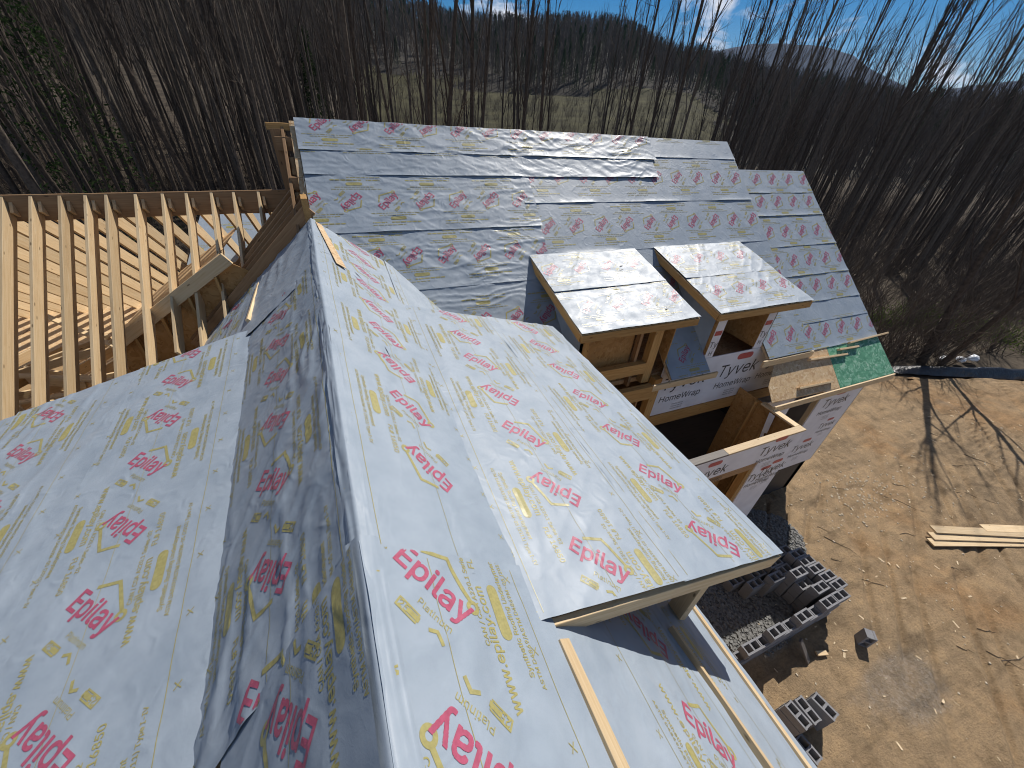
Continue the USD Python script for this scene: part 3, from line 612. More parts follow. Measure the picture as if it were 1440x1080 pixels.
# inside the attic: deck, joists, a small plywood gable with bright rake boards, braces
for i in range(5):
    for j in range(3):
        slab('attic_floor_panel', [(-9 + i * 1.7, 5.0 + j * 2.5, -4.72 - .004 * ((i + j) % 2)), (-9 + i * 1.7 + 1.69, 5.0 + j * 2.5, -4.72 - .004 * ((i + j) % 2)), (-9 + i * 1.7 + 1.69, 7.49 + j * 2.5, -4.72 - .004 * ((i + j) % 2)), (-9 + i * 1.7, 7.49 + j * 2.5, -4.72 - .004 * ((i + j) % 2))], .02, OSB)
for i in range(17):
    a = np.array([-9.2 + i * .5, 5.2, -4.40]); board('ceiling_joist', a, a + np.array([1.9, 4.6, .0]), .04, .2, LUMBER, H)
rnd = random.Random(4)
board('attic_brace', (-6.9, 6.6, -3.9), (-2.6, 7.3, -4.1), .09, .04, LUMBER, H)
board('attic_brace', (-6.2, 7.4, -3.5), (-2.9, 7.0, -4.2), .09, .04, LUMBER, H)
board('attic_brace', (-5.2, 8.6, -3.3), (-2.4, 6.6, -4.3), .09, .04, LUMBER, H)
for k in range(44):
    a = np.array([rnd.uniform(-7.5, -2.4), rnd.uniform(5.4, 8.0), rnd.uniform(-4.35, -3.6)]); d = np.array([rnd.uniform(.6, 1.8), rnd.uniform(-1.4, 1.4), rnd.uniform(-.5, .5)])
    board('attic_offcut', a, a + d, .045, .14, LUMBER if k % 3 else LUMBER_GOLD, H)
board('rake_board', (-1.86, 7.02, -1.98), (-3.75, 7.02, -3.22), .05, .19, LUMBER, H)
slab('gable_sheathing', [(-1.86, 7.10, -2.12), (-3.75, 7.10, -3.36), (-3.75, 7.10, -4.7), (-1.0, 7.10, -4.7), (-1.0, 7.10, -2.7)], .012, PLY, down=(0, 1, 0))
for k in range(5):
    x = -3.4 + k * .45; board('gable_stud', (x, 7.04, -4.7), (x, 7.04, -2.2 - .66 * abs(x + 1.86)), .04, .09, LUMBER_GOLD, H, up=(0, 1, 0), top=False)
F(H, [(-3.3, 9.9, -3.0), (-.75, 9.9, -3.0), (-.75, 11.3, -2.3), (-3.1, 11.3, -2.3)], 'flat', 81, .06, logos=False, lod=1, curl=0, name='underlayment_sheet')
slab('valley_sheathing', [(-3.8, 7.15, -3.3), (-2.0, 7.15, -2.1), (-2.0, 9.3, -2.1), (-3.8, 9.3, -3.3)], .014, OSB)
slab('attic_back_wall', [(-9.6, 13.2, -9.0), (-.6, 13.2, -9.0), (-.6, 13.2, -5.0), (-9.6, 13.2, -5.0)], .1, PLY, down=(0, 1, 0))

# open gable end of the main roof
box('gable_post', -.90, -.75, 8.30, 8.44, -3.2, -.42, LVL, H)
board('gable_ridge_beam', (-.95, 8.42, -.34), (-.3, 8.42, -.34), .10, .10, LUMBER_GOLD, H)
board('gable_rafter', (-.72, 8.38, MZ(8.38) - .05), (-.72, 6.6, MZ(6.6) - .05), .045, .24, LVL, H)
board('gable_rafter', (-.57, 8.38, MZ(8.38) - .05), (-.57, 6.6, MZ(6.6) - .05), .045, .24, LVL, H)
for k, y in enumerate((8.12, 7.86, 7.6, 7.34)):
    board('gable_stud', (-.68, y, -3.0), (-.68, y, MZ(y) - .25), .04, .09, LUMBER if k % 2 == 0 else LVL, H, up=(1, 0, 0), top=False)
board('gable_block', (-.72, 7.62, -1.02), (-.52, 7.62, -1.02), .1, .18, LVL, H)
board('gable_block', (-.85, 8.25, -.52), (-.55, 8.25, -.52), .1, .2, LVL, H)
board('rake_trim', (9.18, 8.42, MZ(8.42) - .02), (9.18, 4.2, MZ(4.2) - .02), .03, .16, LUMBER, H)
board('rake_trim', (11.80, 7.93, M2Z(7.93) - .02), (11.80, 3.56, M2Z(3.56) - .02), .03, .14, LUMBER, H)

# dormers
def dormer(x0, x1, xt, wall0, wall1, seed):
    yt, yb, zt, zb = 6.27, 4.24, -2.10, -2.64
    n = np.array([0, -.26, 1.0]); th = .13
    slab('dormer_roof_deck', [(x0, yt, zt - .012), (x0, yb, zb - .012), (x1, yb, zb - .012), (xt, yt, zt - .012)], .02, OSB)
    F(H, [(x0 - .01, yb - .015, zb), (x1 + .012, yb - .015, zb), (xt + .3 * (x1 - xt), 5.3, (zt + zb) / 2 + .012), (x0 - .01, 5.3, (zt + zb) / 2 + .012)], 'soft', seed, .03, lod=1, v_c=.6, u_off=.42, curl=.012, logo_phase=seed)
    F(H, [(x0 - .01, 5.22, zb + (5.22 - yb) * .266 + .006), (x1 + .0, 5.22, zb + (5.22 - yb) * .266 + .006), (xt + .01, yt + .03, zt + .01), (x0 - .01, yt + .03, zt + .01)], 'soft', seed + 1, .03, lift=.012, lod=1, v_c=.62, u_off=.22, curl=.01, logo_phase=seed)
    board('dormer_fascia', (x0, yb, zb - .02), (x1, yb, zb - .02), .04, th, LUMBER_GOLD, H)
    board('dormer_rake', (x0 + .02, yt, zt - .03), (x0 + .02, yb + .02, zb - .03), .04, th, LUMBER_GOLD, H)
    board('dormer_rake', (x1 - .02, yt - .5, zt - .16), (x1 - .02, yb + .02, zb - .03), .04, th, LUMBER_GOLD, H)
    for k in range(int((x1 - x0) / .42)):
        x = x0 + .3 + k * .42; board('dormer_rafter', (x, yt - .2, zt - .09), (x, yb + .03, zb - .035), .04, .12, LUMBER, H)
    for xx_, nm in ((wall0, 'dormer_cheek'), (wall1, 'dormer_cheek')):
        c = [(xx_, 4.45, MZ(4.45)), (xx_, 6.15, MZ(6.15)), (xx_, 6.15, zt - .1), (xx_, 4.45, zb - .09)]
        slab(nm, c, .02, PLY, down=(1, 0, 0) if xx_ == wall0 else (-1, 0, 0))
        off = -.02 if xx_ == wall0 else .02
        F(H, [(xx_ + off, 4.5, MZ(4.5)), (xx_ + off, 6.14, MZ(6.14)), (xx_ + off, 6.14, zt - .12), (xx_ + off, 4.5, zb - .1)], 'flat', seed + 3, .06, lift=0, logos=False, blocks=False, curl=0, name='cheek_underlayment')
        F0 = None
dormer(2.99, 5.32, 5.32, 3.2, 5.12, 90)
dormer(5.81, 8.24, 8.22, 6.12, 7.74, 95)
# left dormer front: sheathed panel set back, post, header
yw = 4.45
slab('dormer_front_sheathing', [(3.2, 4.62, -2.75), (3.2, 4.62, -4.1), (4.38, 4.62, -4.1), (4.38, 4.62, -2.75)], .014, PLY, down=(0, 1, 0))
box('dormer_post', 4.62, 4.80, 4.40, 4.54, -4.0, -2.75, LUMBER_GOLD, H)
box('dormer_post', 3.2, 3.30, 4.42, 4.56, -4.1, -2.75, LUMBER_GOLD, H)
box('dormer_post', 4.40, 4.46, 4.50, 4.60, -4.1, -2.75, LVL, H)
box('dormer_sill', 2.9, 4.72, 4.40, 4.52, -3.78, -3.55, LUMBER_GOLD, H)
box('eave_header', 2.9, 4.72, 4.16, 4.28, -4.22, -3.93, LUMBER_GOLD, H)
for k in range(5): box('wall_stud', 3.0 + k * .42, 3.04 + k * .42, 4.42, 4.52, -5.2, -4.2, LVL, H)
box('wall_post', 4.98, 5.16, 4.40, 4.55, -5.35, -4.0, LUMBER_GOLD, H)
box('eave_fascia', 4.70, 6.30, 4.15, 4.19, MZ(4.18) - .15, MZ(4.18) - .02, LUMBER, H)
box('eave_fascia', 7.60, 9.18, 4.15, 4.19, MZ(4.18) - .17, MZ(4.18) - .02, LUMBER, H)
# right dormer front: wrapped jambs round a dark opening
def wrap(name, quad, th=.02, down=(0, 1, 0), label=None): return slab(name, quad, th, TYVEK, down=down, label=label)
def wrapped(x0, x1, z0, z1, y, name='wrapped_wall'): return wrap(name, [(x0, y, z1), (x0, y, z0), (x1, y, z0), (x1, y, z1)])
wrapped(6.13, 6.36, -3.75, -2.74, yw, 'wrapped_jamb'); wrapped(7.50, 7.74, -3.75, -2.74, yw, 'wrapped_jamb')
box('window_header', 6.36, 7.5, yw, yw + .1, -2.90, -2.74, LUMBER_GOLD, H)
slab('window_lining', [(7.49, yw, -3.7), (7.49, yw + .9, -3.7), (7.49, yw + .9, -2.8), (7.49, yw, -2.8)], .012, PLY, down=(-1, 0, 0))
main_wrap = wrapped(5.16, 9.12, -5.02, -3.76, yw)
box('porch_header', 4.9, 9.0, yw - .02, yw + .10, -5.33, -5.03, LUMBER_GOLD, H)
def lettering(parent, text, h, x, z, y, mt=BLACKINK, bold=False, nm='printed_word', skew=.0, rot=0.0):
    v, f = place2(centred(text_flat(text, h, bold)), 0, 0, rot)
    obj(nm, (np.column_stack([v[:, 0] + x + skew * v[:, 1], np.full(len(v), y), v[:, 1] + z]), f), mt, parent)
def wrap_mark(parent, x, z, y, s=1.0, rot=0.0):
    lettering(parent, 'Tyvek', .17 * s, x, z, y, skew=.12, rot=rot)
    lettering(parent, 'HomeWrap', .088 * s, x + .02, z - .21 * s, y, rot=rot, skew=.08)
    v, f = lozenge(.26 * s, .085 * s); obj('printed_mark', (np.column_stack([v[:, 0] + x + .02, np.full(len(v), y), v[:, 1] + z + .2 * s]), f), REDINK, parent)
    for k in range(3):
        v, f = ring(np.array([x + .02, z - .34 * s]), .0, .0); 
    for k in range(3): lettering(parent, 'Weather Barrier', .018 * s, x + .02, z - (.31 + .035 * k) * s, y, nm='printed_line')
for x, z in ((5.86, -4.27), (7.35, -4.24), (8.62, -4.22)): wrap_mark(main_wrap, x, z, yw - .003, 1.75)
for p_, zz_ in ((6.25, -3.25), (7.60, -3.20)):
    lettering(main_wrap, 'Ty', .13, p_, zz_ - .22, yw - .004); lettering(main_wrap, 'H', .10, p_, zz_ - .40, yw - .004)
    v, f = rect(p_ - .09, zz_, p_ + .09, zz_ + .1); obj('printed_mark', (np.column_stack([v[:, 0], np.full(len(v), yw - .004), v[:, 1]]), f), REDINK, main_wrap)
# room bump-out without its roof
bz, by = -4.72, 2.86
XR = 7.68
wr = wrapped(4.3, XR, bz - .58, bz - .04, by, 'wrapped_wall')
wp = wrapped(6.72, XR, -8.2, bz - .58, by, 'wrapped_pier')
box('top_plate', 5.62, XR + .01, by, by + .14, bz - .04, bz, LUMBER, H)
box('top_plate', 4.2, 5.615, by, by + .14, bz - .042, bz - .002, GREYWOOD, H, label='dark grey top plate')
box('top_plate', XR - .13, XR + .01, by + .145, 3.78, bz - .041, bz - .001, LUMBER, H)
slab('room_side_sheathing', [(XR, by + .02, bz - .05), (XR, yw - .03, bz - .05), (XR, yw - .03, -8.4), (XR, by + .02, -8.4)], .012, PLY, down=(-1, 0, 0))
for k in range(3): box('wall_stud', XR - .12, XR - .03, by + .22 + k * .40, by + .26 + k * .40, -8.4, bz - .045, LUMBER_GOLD, H)
wrap('wrap_flap', [(XR - .14, by + .55, bz - .06), (XR - .16, by + .50, bz - .5), (XR - .17, by + .6, bz - .55), (XR - .14, by + .68, bz - .06)], .004, down=(-1, 0, 0))
wrap('wrap_flap', [(XR - .15, by + .56, bz - .5), (XR - .17, by + .46, bz - .95), (XR - .17, by + .54, bz - .95), (XR - .15, by + .62, bz - .5)], .004, down=(-1, 0, 0))
for k in range(8): box('wall_stud', 4.4 + k * .4, 4.44 + k * .4, by + .03, by + .12, bz - .6, bz - .045, LUMBER_GOLD, H)
box('opening_header', 4.3, 6.72, by + .02, by + .12, bz - .80, bz - .60, LVL, H)
slab('opening_sheathing', [(4.3, by + .45, bz - .75), (4.3, by + .45, -8.4), (6.7, by + .45, -8.4), (6.7, by + .45, bz - .75)], .014, PLY, down=(0, 1, 0))
box('opening_jamb', 6.60, 6.72, by + .02, by + .16, -8.4, bz - .80, LUMBER_GOLD, H)
wrap_mark(wr, 7.0, bz - .30, by - .003, 1.3); wrap_mark(wr, 5.35, bz - .42, by - .003, 1.3)
wrap_mark(wp, 7.10, bz - 1.12, by - .003, 1.15); wrap_mark(wp, 7.38, bz - 1.02, by - .003, 1.15)
slab('foundation_wall', [(4.2, by + .06, -8.22), (4.2, by + .06, -9.3), (XR - .02, by + .06, -9.3), (XR - .02, by + .06, -8.22)], .2, FOUNDATION, down=(0, 1, 0))
slab('foundation_wall', [(XR - .02, by + .06, -8.22), (XR - .02, 3.8, -8.22), (XR - .02, 3.8, -9.3), (XR - .02, by + .06, -9.3)], .2, FOUNDATION, down=(-1, 0, 0))
slab('upper_floor', [(-.6, yw + .12, -5.36), (11.4, yw + .12, -5.36), (11.4, 13.2, -5.36), (-.6, 13.2, -5.36)], .1, OSB)
slab('dormer_floor', [(-.6, yw + .15, -4.0), (11.4, yw + .15, -4.0), (11.4, 13.0, -4.0), (-.6, 13.0, -4.0)], .1, OSB)
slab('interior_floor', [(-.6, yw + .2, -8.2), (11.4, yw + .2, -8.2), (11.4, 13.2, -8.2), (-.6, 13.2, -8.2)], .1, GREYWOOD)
# end wing wall under the bare boards
y2 = 3.78
we = wrapped(9.86, 11.52, -7.80, -4.78, y2, 'wrapped_wall')
we2 = wrapped(XR + .02, 8.75, -7.80, -4.78, y2, 'wrapped_wall'); we3 = wrapped(8.75, 9.86, -7.80, -6.30, y2, 'wrapped_wall')
wrap('wrapped_side_wall', [(11.52, y2, -4.78), (11.52, y2, -7.8), (11.52, 12.3, -7.8), (11.52, 12.3, -4.78)], .02, down=(-1, 0, 0))
slab('end_gable_sheathing', [(11.5, y2 + .1, M2Z(y2 + .1) - .1), (11.5, 12.3, -4.8), (11.5, 7.95, M2Z(7.93) - .1)], .02, OSB, down=(-1, 0, 0))
box('window_jamb', 9.84, 9.90, y2 + .02, y2 + .13, -6.25, -4.85, LUMBER, H); box('window_sill', 8.76, 9.84, y2 + .02, y2 + .13, -6.345, -6.30, LUMBER, H); box('window_jamb', 8.72, 8.76, y2 + .02, y2 + .13, -6.30, -4.85, LUMBER, H)
wrap_mark(we, 10.62, -5.42, y2 - .003, 1.5); wrap_mark(we, 11.0, -6.3, y2 - .003, 1.0); wrap_mark(we, 10.55, -7.0, y2 - .003, 1.3)
slab('foundation_wall', [(XR, y2 + .05, -7.82), (XR, y2 + .05, -9.3), (11.46, y2 + .05, -9.3), (11.46, y2 + .05, -7.82)], .2, FOUNDATION, down=(0, 1, 0))
slab('foundation_wall', [(11.46, y2 + .05, -7.82), (11.46, 12.3, -7.82), (11.46, 12.3, -9.6), (11.46, y2 + .05, -9.6)], .2, FOUNDATION, down=(-1, 0, 0))
# bare boards at the foot of the end roof
slab('bare_roof_panel', [(7.55, 3.60, M2Z(3.60)), (9.72, 3.54, M2Z(3.54)), (9.86, 4.40, M2Z(4.40)), (8.3, 4.40, M2Z(4.40)), (7.62, 3.85, M2Z(3.85))], .02, OSB, label='tan strand board panel')
slab('bare_roof_panel', [(9.73, 3.54, M2Z(3.54)), (11.80, 3.54, M2Z(3.54)), (11.80, 4.42, M2Z(4.42)), (9.87, 4.42, M2Z(4.42))], .02, OSB_GREEN, label='green coated strand board panel')
box('eave_fascia', 7.58, 11.80, 3.50, 3.535, M2Z(3.54) - .16, M2Z(3.54) - .01, LUMBER, H)
UPM = (0, -.65, .76)
def toe(x0, y0, x1, y1): board('toe_board', (x0, y0, M2Z(y0) + .09), (x1, y1, M2Z(y1) + .09), .042, .088, LUMBER, H, up=UPM)
toe(8.40, 3.66, 9.5, 3.63); toe(9.05, 4.08, 10.35, 4.03); toe(10.15, 4.14, 10.85, 4.12); toe(10.6, 4.22, 12.15, 4.25)
# lower walls of the near wing, out of sight from above but standing there
slab('near_wing_wall', [(2.3, -2, -4.1), (2.3, 4.4, -4.1), (2.3, 4.4, -9.3), (2.3, -2, -9.3)], .15, OSB, down=(-1, 0, 0))
slab('near_wing_wall', [(2.28, 4.43, -3.8), (5.0, 4.47, -5.4), (5.0, 4.47, -9.3), (2.28, 4.43, -9.3)], .12, OSB, down=(0, 1, 0))
board('eave_fascia', (2.58, 1.1, steepR(2.58) - .03), (2.58, -2, steepR(2.58) - .03), .035, .15, LUMBER, H)

# ------------------------------------------------------------------ concrete blocks
def block_mesh(L=.40, W=.20, Hh=.20):
    from manifold3d import Manifold
    b = Manifold.cube((L - .006, W - .006, Hh - .004), True)
    c = Manifold.cube((L / 2 - .055, W - .075, Hh + .1), True)
    b = b - c.translate((-L / 4 + .008, 0, 0)) - c.translate((L / 4 - .008, 0, 0))
    n = Manifold.cube((.02, W - .09, Hh + .1), True)
    b = b - n.translate((-L / 2, 0, 0)) - n.translate((L / 2, 0, 0))
    return b.translate((0, 0, Hh / 2))
proto = thing('concrete_block', 'grey two-core block standing alone on end on the bare dirt', 'concrete block', (9.0, .07, GZ + .19), 0)
obj('block_shell', block_mesh(), CONCRETE, proto)
# lying on end: build it upright, 0.4 m tall, by turning the first block
proto.GetAttribute('xformOp:rotateZ').Set(0.0)
rx_op = UsdGeom.Xformable(proto)
rx_op.ClearXformOpOrder()
for nm in ('xformOp:translate', 'xformOp:rotateZ', 'xformOp:scale'): pass
pt = UsdGeom.Xformable(proto)
opT = pt.GetPrim().GetAttribute('xformOp:translate'); opR = pt.GetPrim().GetAttribute('xformOp:rotateZ'); opS = pt.GetPrim().GetAttribute('xformOp:scale')
opX = pt.AddRotateXOp()
opY = pt.AddRotateYOp()
opX.Set(0.0); opY.Set(90.0)
pt.GetPrim().CreateAttribute('xformOpOrder', Sdf.ValueTypeNames.TokenArray, False).Set(Vt.TokenArray(['xformOp:translate', 'xformOp:rotateZ', 'xformOp:rotateY', 'xformOp:rotateX', 'xformOp:scale']))
opT.Set(Gf.Vec3d(8.92, .08, float(yard_z(np.array([9.0]), np.array([.08]))[0]) + .19)); opR.Set(48.0)
rnd = random.Random(11)
def lay_block(x, y, z, rot, label, group, flat=True):
    b = dup(proto, 'concrete_block', label, 'concrete block', (x + rnd.uniform(-.006, .006), y + rnd.uniform(-.006, .006), z), rot + rnd.uniform(-.02, .02), group=group)
    b.GetAttribute('xformOp:rotateY').Set(0.0 if flat else 90.0)
    return b
NTH = ('first', 'second', 'third', 'fourth', 'fifth', 'sixth', 'seventh'); CRS = ('bottom', 'second', 'third', 'fourth', 'top')
base = GZ - .02
for c in range(5):                                                       # long arm, along x
    off = .2 * (c % 2)
    for i in range(7):
        x = 6.2 + i * .4 - off
        if (c == 4 and i in (0, 2, 4)) or x > 8.7: continue
        lay_block(x, .88, base + .2 * c, 0, f'grey hollow block, {NTH[i]} from left, {CRS[c]} course, long block arm', 'blocks of the L-shaped stack')
for c in range(5):                                                       # short arm, along y
    for k in range(6):
        if not (c == 4 and k == 5): lay_block(8.80 - .05 * k, 1.06 + k * .21, base + .2 * c, 0, f'grey hollow block, {NTH[k]} from corner, {CRS[c]} course, outer column of short arm', 'blocks of the L-shaped stack')
    for k in range(6):
        if not ((c == 4 and k in (1, 3, 4)) or (c == 3 and k > 4)): lay_block(8.34 - .07 * k, 1.16 + k * .205, base + .2 * c, 0, f'grey hollow block, {NTH[k]} from corner, {CRS[c]} course, inner column of short arm', 'blocks of the L-shaped stack')
for k, (x, hgt) in enumerate(((7.80, 4), (7.62, 3), (7.36, 3), (7.12, 2))):
    for c in range(hgt): lay_block(x, 1.72 + .21 * (k % 2) + .05 * k, base + .2 * c, 0, f'grey hollow block, {CRS[c]} one of the {NTH[k]} low heap inside the stack', 'blocks heaped inside the stack')
for r_, (x, y, n, hh) in enumerate(((6.02, -.20, 2, 3), (6.27, -.22, 1, 3), (6.62, -.30, 1, 3))):
    for k in range(n):
        for c in range(hh - 2 * (k > 0)):
            lay_block(x + .02 * k, y - .41 * k, base + .2 * c, math.pi / 2 + (.10, .04, .16)[r_], f'grey hollow block, {NTH[k]} from far end, {CRS[c]} layer, {("left", "middle", "right")[r_]} row of small pile', 'blocks of the three-row pile')

# ------------------------------------------------------------------ planks and litter on the yard
def yz(x, y): return float(yard_z(np.array([float(x)]), np.array([float(y)]))[0])
pl = [((13.55, 1.02), (18.0, -.62), .03, 'bottom plank of the pale stack, its near end sticking out furthest'), ((13.75, 1.12), (18.1, -.60), .075, 'middle plank of the pale stack on the dirt'),
      ((14.0, 1.22), (18.2, -.55), .12, 'long pale plank lying just under the top plank of the stack'), ((15.5, .72), (19.2, -.75), .165, 'top plank of the pale stack, set back to the right')]
for a, b, dz, lab in pl:
    z = max(yz(*a), yz(*b)) + dz
    t = thing('plank', lab, 'plank'); 
    board('plank_body', (a[0], a[1], z + .02), (b[0], b[1], z + .02), .24, .038, LUMBER, t)
t = thing('loose_stick', 'short pale offcut resting on the dirt beside the block stack', 'offcut')
board('stick_body', (7.75, .35, GZ + .08), (7.98, .28, GZ + .08), .09, .04, LUMBER, t)
t = thing('loose_stick', 'dark bucket-height offcut leaning on the near side of the long block arm', 'offcut')
board('stick_body', (7.35, .62, GZ + .45), (7.45, .30, GZ + .05), .12, .04, GREYWOOD, t)
def scatter(name, n, region, sizes, mt, seed, shape='chip', kind='stuff', label=None):
    r = np.random.default_rng(seed); parts = []
    for _ in range(n):
        x, y = region(r); L = r.uniform(*sizes); a = r.uniform(0, 6.28)
        z = yz(x, y)
        if shape == 'chip': v, f = bevbox(L * r.uniform(1.2, 3.2), L * r.uniform(.4, .9), L * .22, .001)
        else:
            v, f = bevbox(L, L * r.uniform(.6, .9), L * .6, L * .2); v = v * (1 + .25 * (r.random(v.shape) - .5))
        tl = r.uniform(-.25, .25); c, s = math.cos(a), math.sin(a); v = v @ np.array([[math.cos(tl), 0, math.sin(tl)], [0, 1, 0], [-math.sin(tl), 0, math.cos(tl)]]).T
        v = v @ np.array([[c, -s, 0], [s, c, 0], [0, 0, 1]]).T + np.array([x, y, z + L * .1]); parts.append((v, f))
    o = obj(name, cat_mesh(parts), mt); tag(o, label, None, kind=kind); return o
def reg_all(r):
    while True:
        x, y = r.uniform(6, 24), r.uniform(-4, 5)
        if y < yard_edge(x) - .3 and not (x < 9.2 and y > 3.2) and not (x < 11.7 and y > 3.6): return x, y
def reg_dense(r): 
    a = r.normal(0, 1, 2); return 13.6 + a[0] * 1.2, 2.7 + a[1] * .45
def reg_gravel(r):
    while True:
        x, y = r.uniform(5.2, 10.6), r.uniform(.3, 3.8)
        if gravel_mask(np.array([x]), np.array([y]))[0][0] > .4 and not (y > 3.25 and x < 9.1): return x, y
scatter('wood_chips', 320, reg_all, (.012, .05), CHIP, 1, label='pale wood chips and sawdust scraps strewn over the dirt')
scatter('pale_stones', 380, reg_all, (.015, .05), STONE, 2, 'stone', label='small pale stones lying about the dirt')
scatter('stone_scatter', 200, reg_dense, (.02, .065), STONE, 3, 'stone', label='patch of whitish broken stones in the middle of the dirt')
scatter('gravel', 2600, reg_gravel, (.025, .07), plain('gravel_grey', (.17, .168, .16), .9, 20, .4), 4, 'stone', label='grey gravel heaped beside the house wall and the blocks')
r_ = np.random.default_rng(8); parts = []
for _ in range(34):
    x, y = reg_all(r_); L = r_.uniform(.2, 1.0); a = r_.uniform(-1.1, -.2); n = 5
    s_ = np.linspace(0, L, n); px_, py_ = x + s_ * math.cos(a), y + s_ * math.sin(a) + .03 * r_.normal(size=n)
    parts.append(tube(np.column_stack([px_, py_, yard_z(px_, py_) + .012]), np.linspace(.010, .004, n), 4))
tag(obj('fallen_twigs', cat_mesh(parts), TWIG), 'thin dead twigs scattered on the dirt', kind='stuff')

# silt cloth along the wood's edge, crumpled, with a white bag behind
xs_ = np.linspace(23.6, 33, 90); ye_ = yard_edge(xs_) + .15
tg_ = np.linspace(0, 1, 9); sx_, st_ = np.meshgrid(xs_, tg_, indexing='ij')
wob = .25 * (fbm2(sx_ * 1.3, st_ * 2, 3, 4) - .5)
v = np.stack([sx_ + .1 * st_, yard_edge(sx_) + .05 + st_ * .55 + wob, GZ - .12 + .42 * np.sin(st_ * 2.6) * (.6 + .8 * noise2(sx_ * .7, st_ * 0, 3)) * np.clip((sx_ - 23.6) / 2.5, 0, 1) + wob * .4], -1).reshape(-1, 3)
o = obj('silt_cloth', (v, grid_faces(90, 9)), PLASTIC, smooth=True); tag(o, 'crumpled black plastic silt cloth along the edge of the woods', 'plastic sheet')
def bag(loc, s, label, sd):
    m = trimesh.creation.icosphere(4, 1.0); v = np.asarray(m.vertices); v = v * (1 + .5 * (meshkit.fbm(v * 2.2 + sd, 4, sd) - .5)[:, None]) * np.array([1.2, .8, .62]) * s
    v[:, 2] = np.maximum(v[:, 2], -.2 * s)
    t = thing('plastic_bag', label, 'bag', loc); obj('bag_skin', (v, m.faces), BAGWHITE, t, smooth=True)
bag((29.2, 6.5, GZ + .06), .30, 'larger crumpled white plastic bag lying at the foot of the trees', 3)
bag((27.5, 6.9, GZ + .06), .25, 'smaller pale plastic scrap left of the white bag under the trees', 5)
bag((28.3, 6.6, GZ + .06), .24, 'pale plastic scrap between two trunks beside the white bag', 7)

# ------------------------------------------------------------------ trees
def make_tree(seed, h, r0, stems=1, spread=.5, first=.32, nlimb=20, crook=.012, twigs=3, bare=True):
    r = np.random.default_rng(seed); big, small = [], []
    def limb(p, d, L, rad, level, n=6):
        pts = [p]; dd = d / np.linalg.norm(d)
        for k in range(n):
            dd = dd + r.normal(0, .07 if level else crook * .7, 3) + np.array([0, 0, .14 if level else .02]); dd /= np.linalg.norm(dd); pts.append(pts[-1] + dd * L / n)
        pts = np.array(pts); rad_ = rad * np.linspace(1, .25 if level else .18, n + 1)
        (big if level < 2 else small).append(tube(pts, rad_, (8, 5, 3, 3)[level]))
        return pts, rad_
    for s in range(stems):
        lean = r.normal(0, .016, 3) if stems == 1 else np.array([math.cos(s * 2.4) * .12, math.sin(s * 2.4) * .12, 0]) * r.uniform(.6, 1.4)
        hh = h * (1 if s == 0 else r.uniform(.7, .98)); rr_ = r0 * (1 if s == 0 else r.uniform(.55, .9))
        p0 = np.array([0, 0, -.3]) if stems == 1 else np.array([math.cos(s * 2.4) * r0 * 1.5, math.sin(s * 2.4) * r0 * 1.5, -.3])
        trunk, tr = limb(p0, np.array([0, 0, 1.0]) + lean, hh, rr_, 0, 14)
        trunk_t = np.linspace(0, 1, len(trunk)); az = r.uniform(0, 6.28)
        for k in range(nlimb):
            t = first + (1 - first) * ((k + r.random()) / nlimb) ** .9 * .97
            p = np.array([np.interp(t, trunk_t, trunk[:, j]) for j in range(3)]); rad = np.interp(t, trunk_t, tr)
            az += 2.4 + r.normal(0, .5); out = r.uniform(.22, .62) * (1.2 - .5 * t)
            d = np.array([math.cos(az) * out, math.sin(az) * out, 1.0])
            L = hh * spread * (1.12 - t) * r.uniform(.5, 1.0) + .6
            lp, lr = limb(p, d, L, min(rad * .5, .05), 1, 5)
            for q in range(max(2, int(L / .75))):
                tt_ = r.uniform(.25, 1.0); pp = np.array([np.interp(tt_, np.linspace(0, 1, len(lp)), lp[:, j]) for j in range(3)])
                d2 = lp[-1] - lp[0]; d2 = d2 / np.linalg.norm(d2) + r.normal(0, .45, 3) + np.array([0, 0, .25])
                bp, br = limb(pp, d2, L * r.uniform(.22, .5) + .3, .016, 2, 3)
                for w in range(twigs):
                    tw = r.uniform(.2, 1.0); pw = np.array([np.interp(tw, np.linspace(0, 1, len(bp)), bp[:, j]) for j in range(3)])
                    d3 = bp[-1] - bp[0]; d3 = d3 / np.linalg.norm(d3) + r.normal(0, .5, 3) + np.array([0, 0, .2])
                    limb(pw, d3, r.uniform(.3, .9), .0075, 3, 2)
    return cat_mesh(big), cat_mesh(small)

KINDS = [(101, 20, .15, 1, .30, .42, 11, .010), (102, 23, .19, 1, .27, .48, 11, .008), (103, 18, .12, 1, .32, .38, 10, .014), (104, 21, .14, 1, .25, .52, 9, .010), (105, 19, .16, 2, .30, .40, 8, .014),
         (106, 22, .17, 1, .36, .42, 12, .012), (107, 17, .09, 1, .27, .40, 8, .016), (108, 20, .20, 4, .28, .30, 7, .010)]
protos = []
rng = np.random.default_rng(77)
def in_house(x, y): return (-10.5 < x < 12.6) and (-3 < y < 14.2)
def spot_ok(x, y, pts, dmin):
    if in_house(x, y): return False
    if y < yard_edge(max(x, 0)) + .6 and x > -2: return False
    ph = math.degrees(math.atan2(x, y))
    if 42 < ph < 64 and math.hypot(x - 10, y - 6) < 21: return False
    return all((x - a) ** 2 + (y - b) ** 2 > dmin * dmin for a, b in pts)
spots = []
def fill(n, p0, p1, r0, r1, dmin, gamma=1.0):
    k = tries = 0
    while k < n and tries < n * 60:
        tries += 1
        ph = rng.uniform(p0, p1); rr_ = r0 + (r1 - r0) * rng.random() ** gamma; x, y = polar(ph, rr_)
        if spot_ok(x, y, spots, dmin): spots.append((x, y)); k += 1
fill(125, -40, 3, 24, 56, 1.3, 1.0)
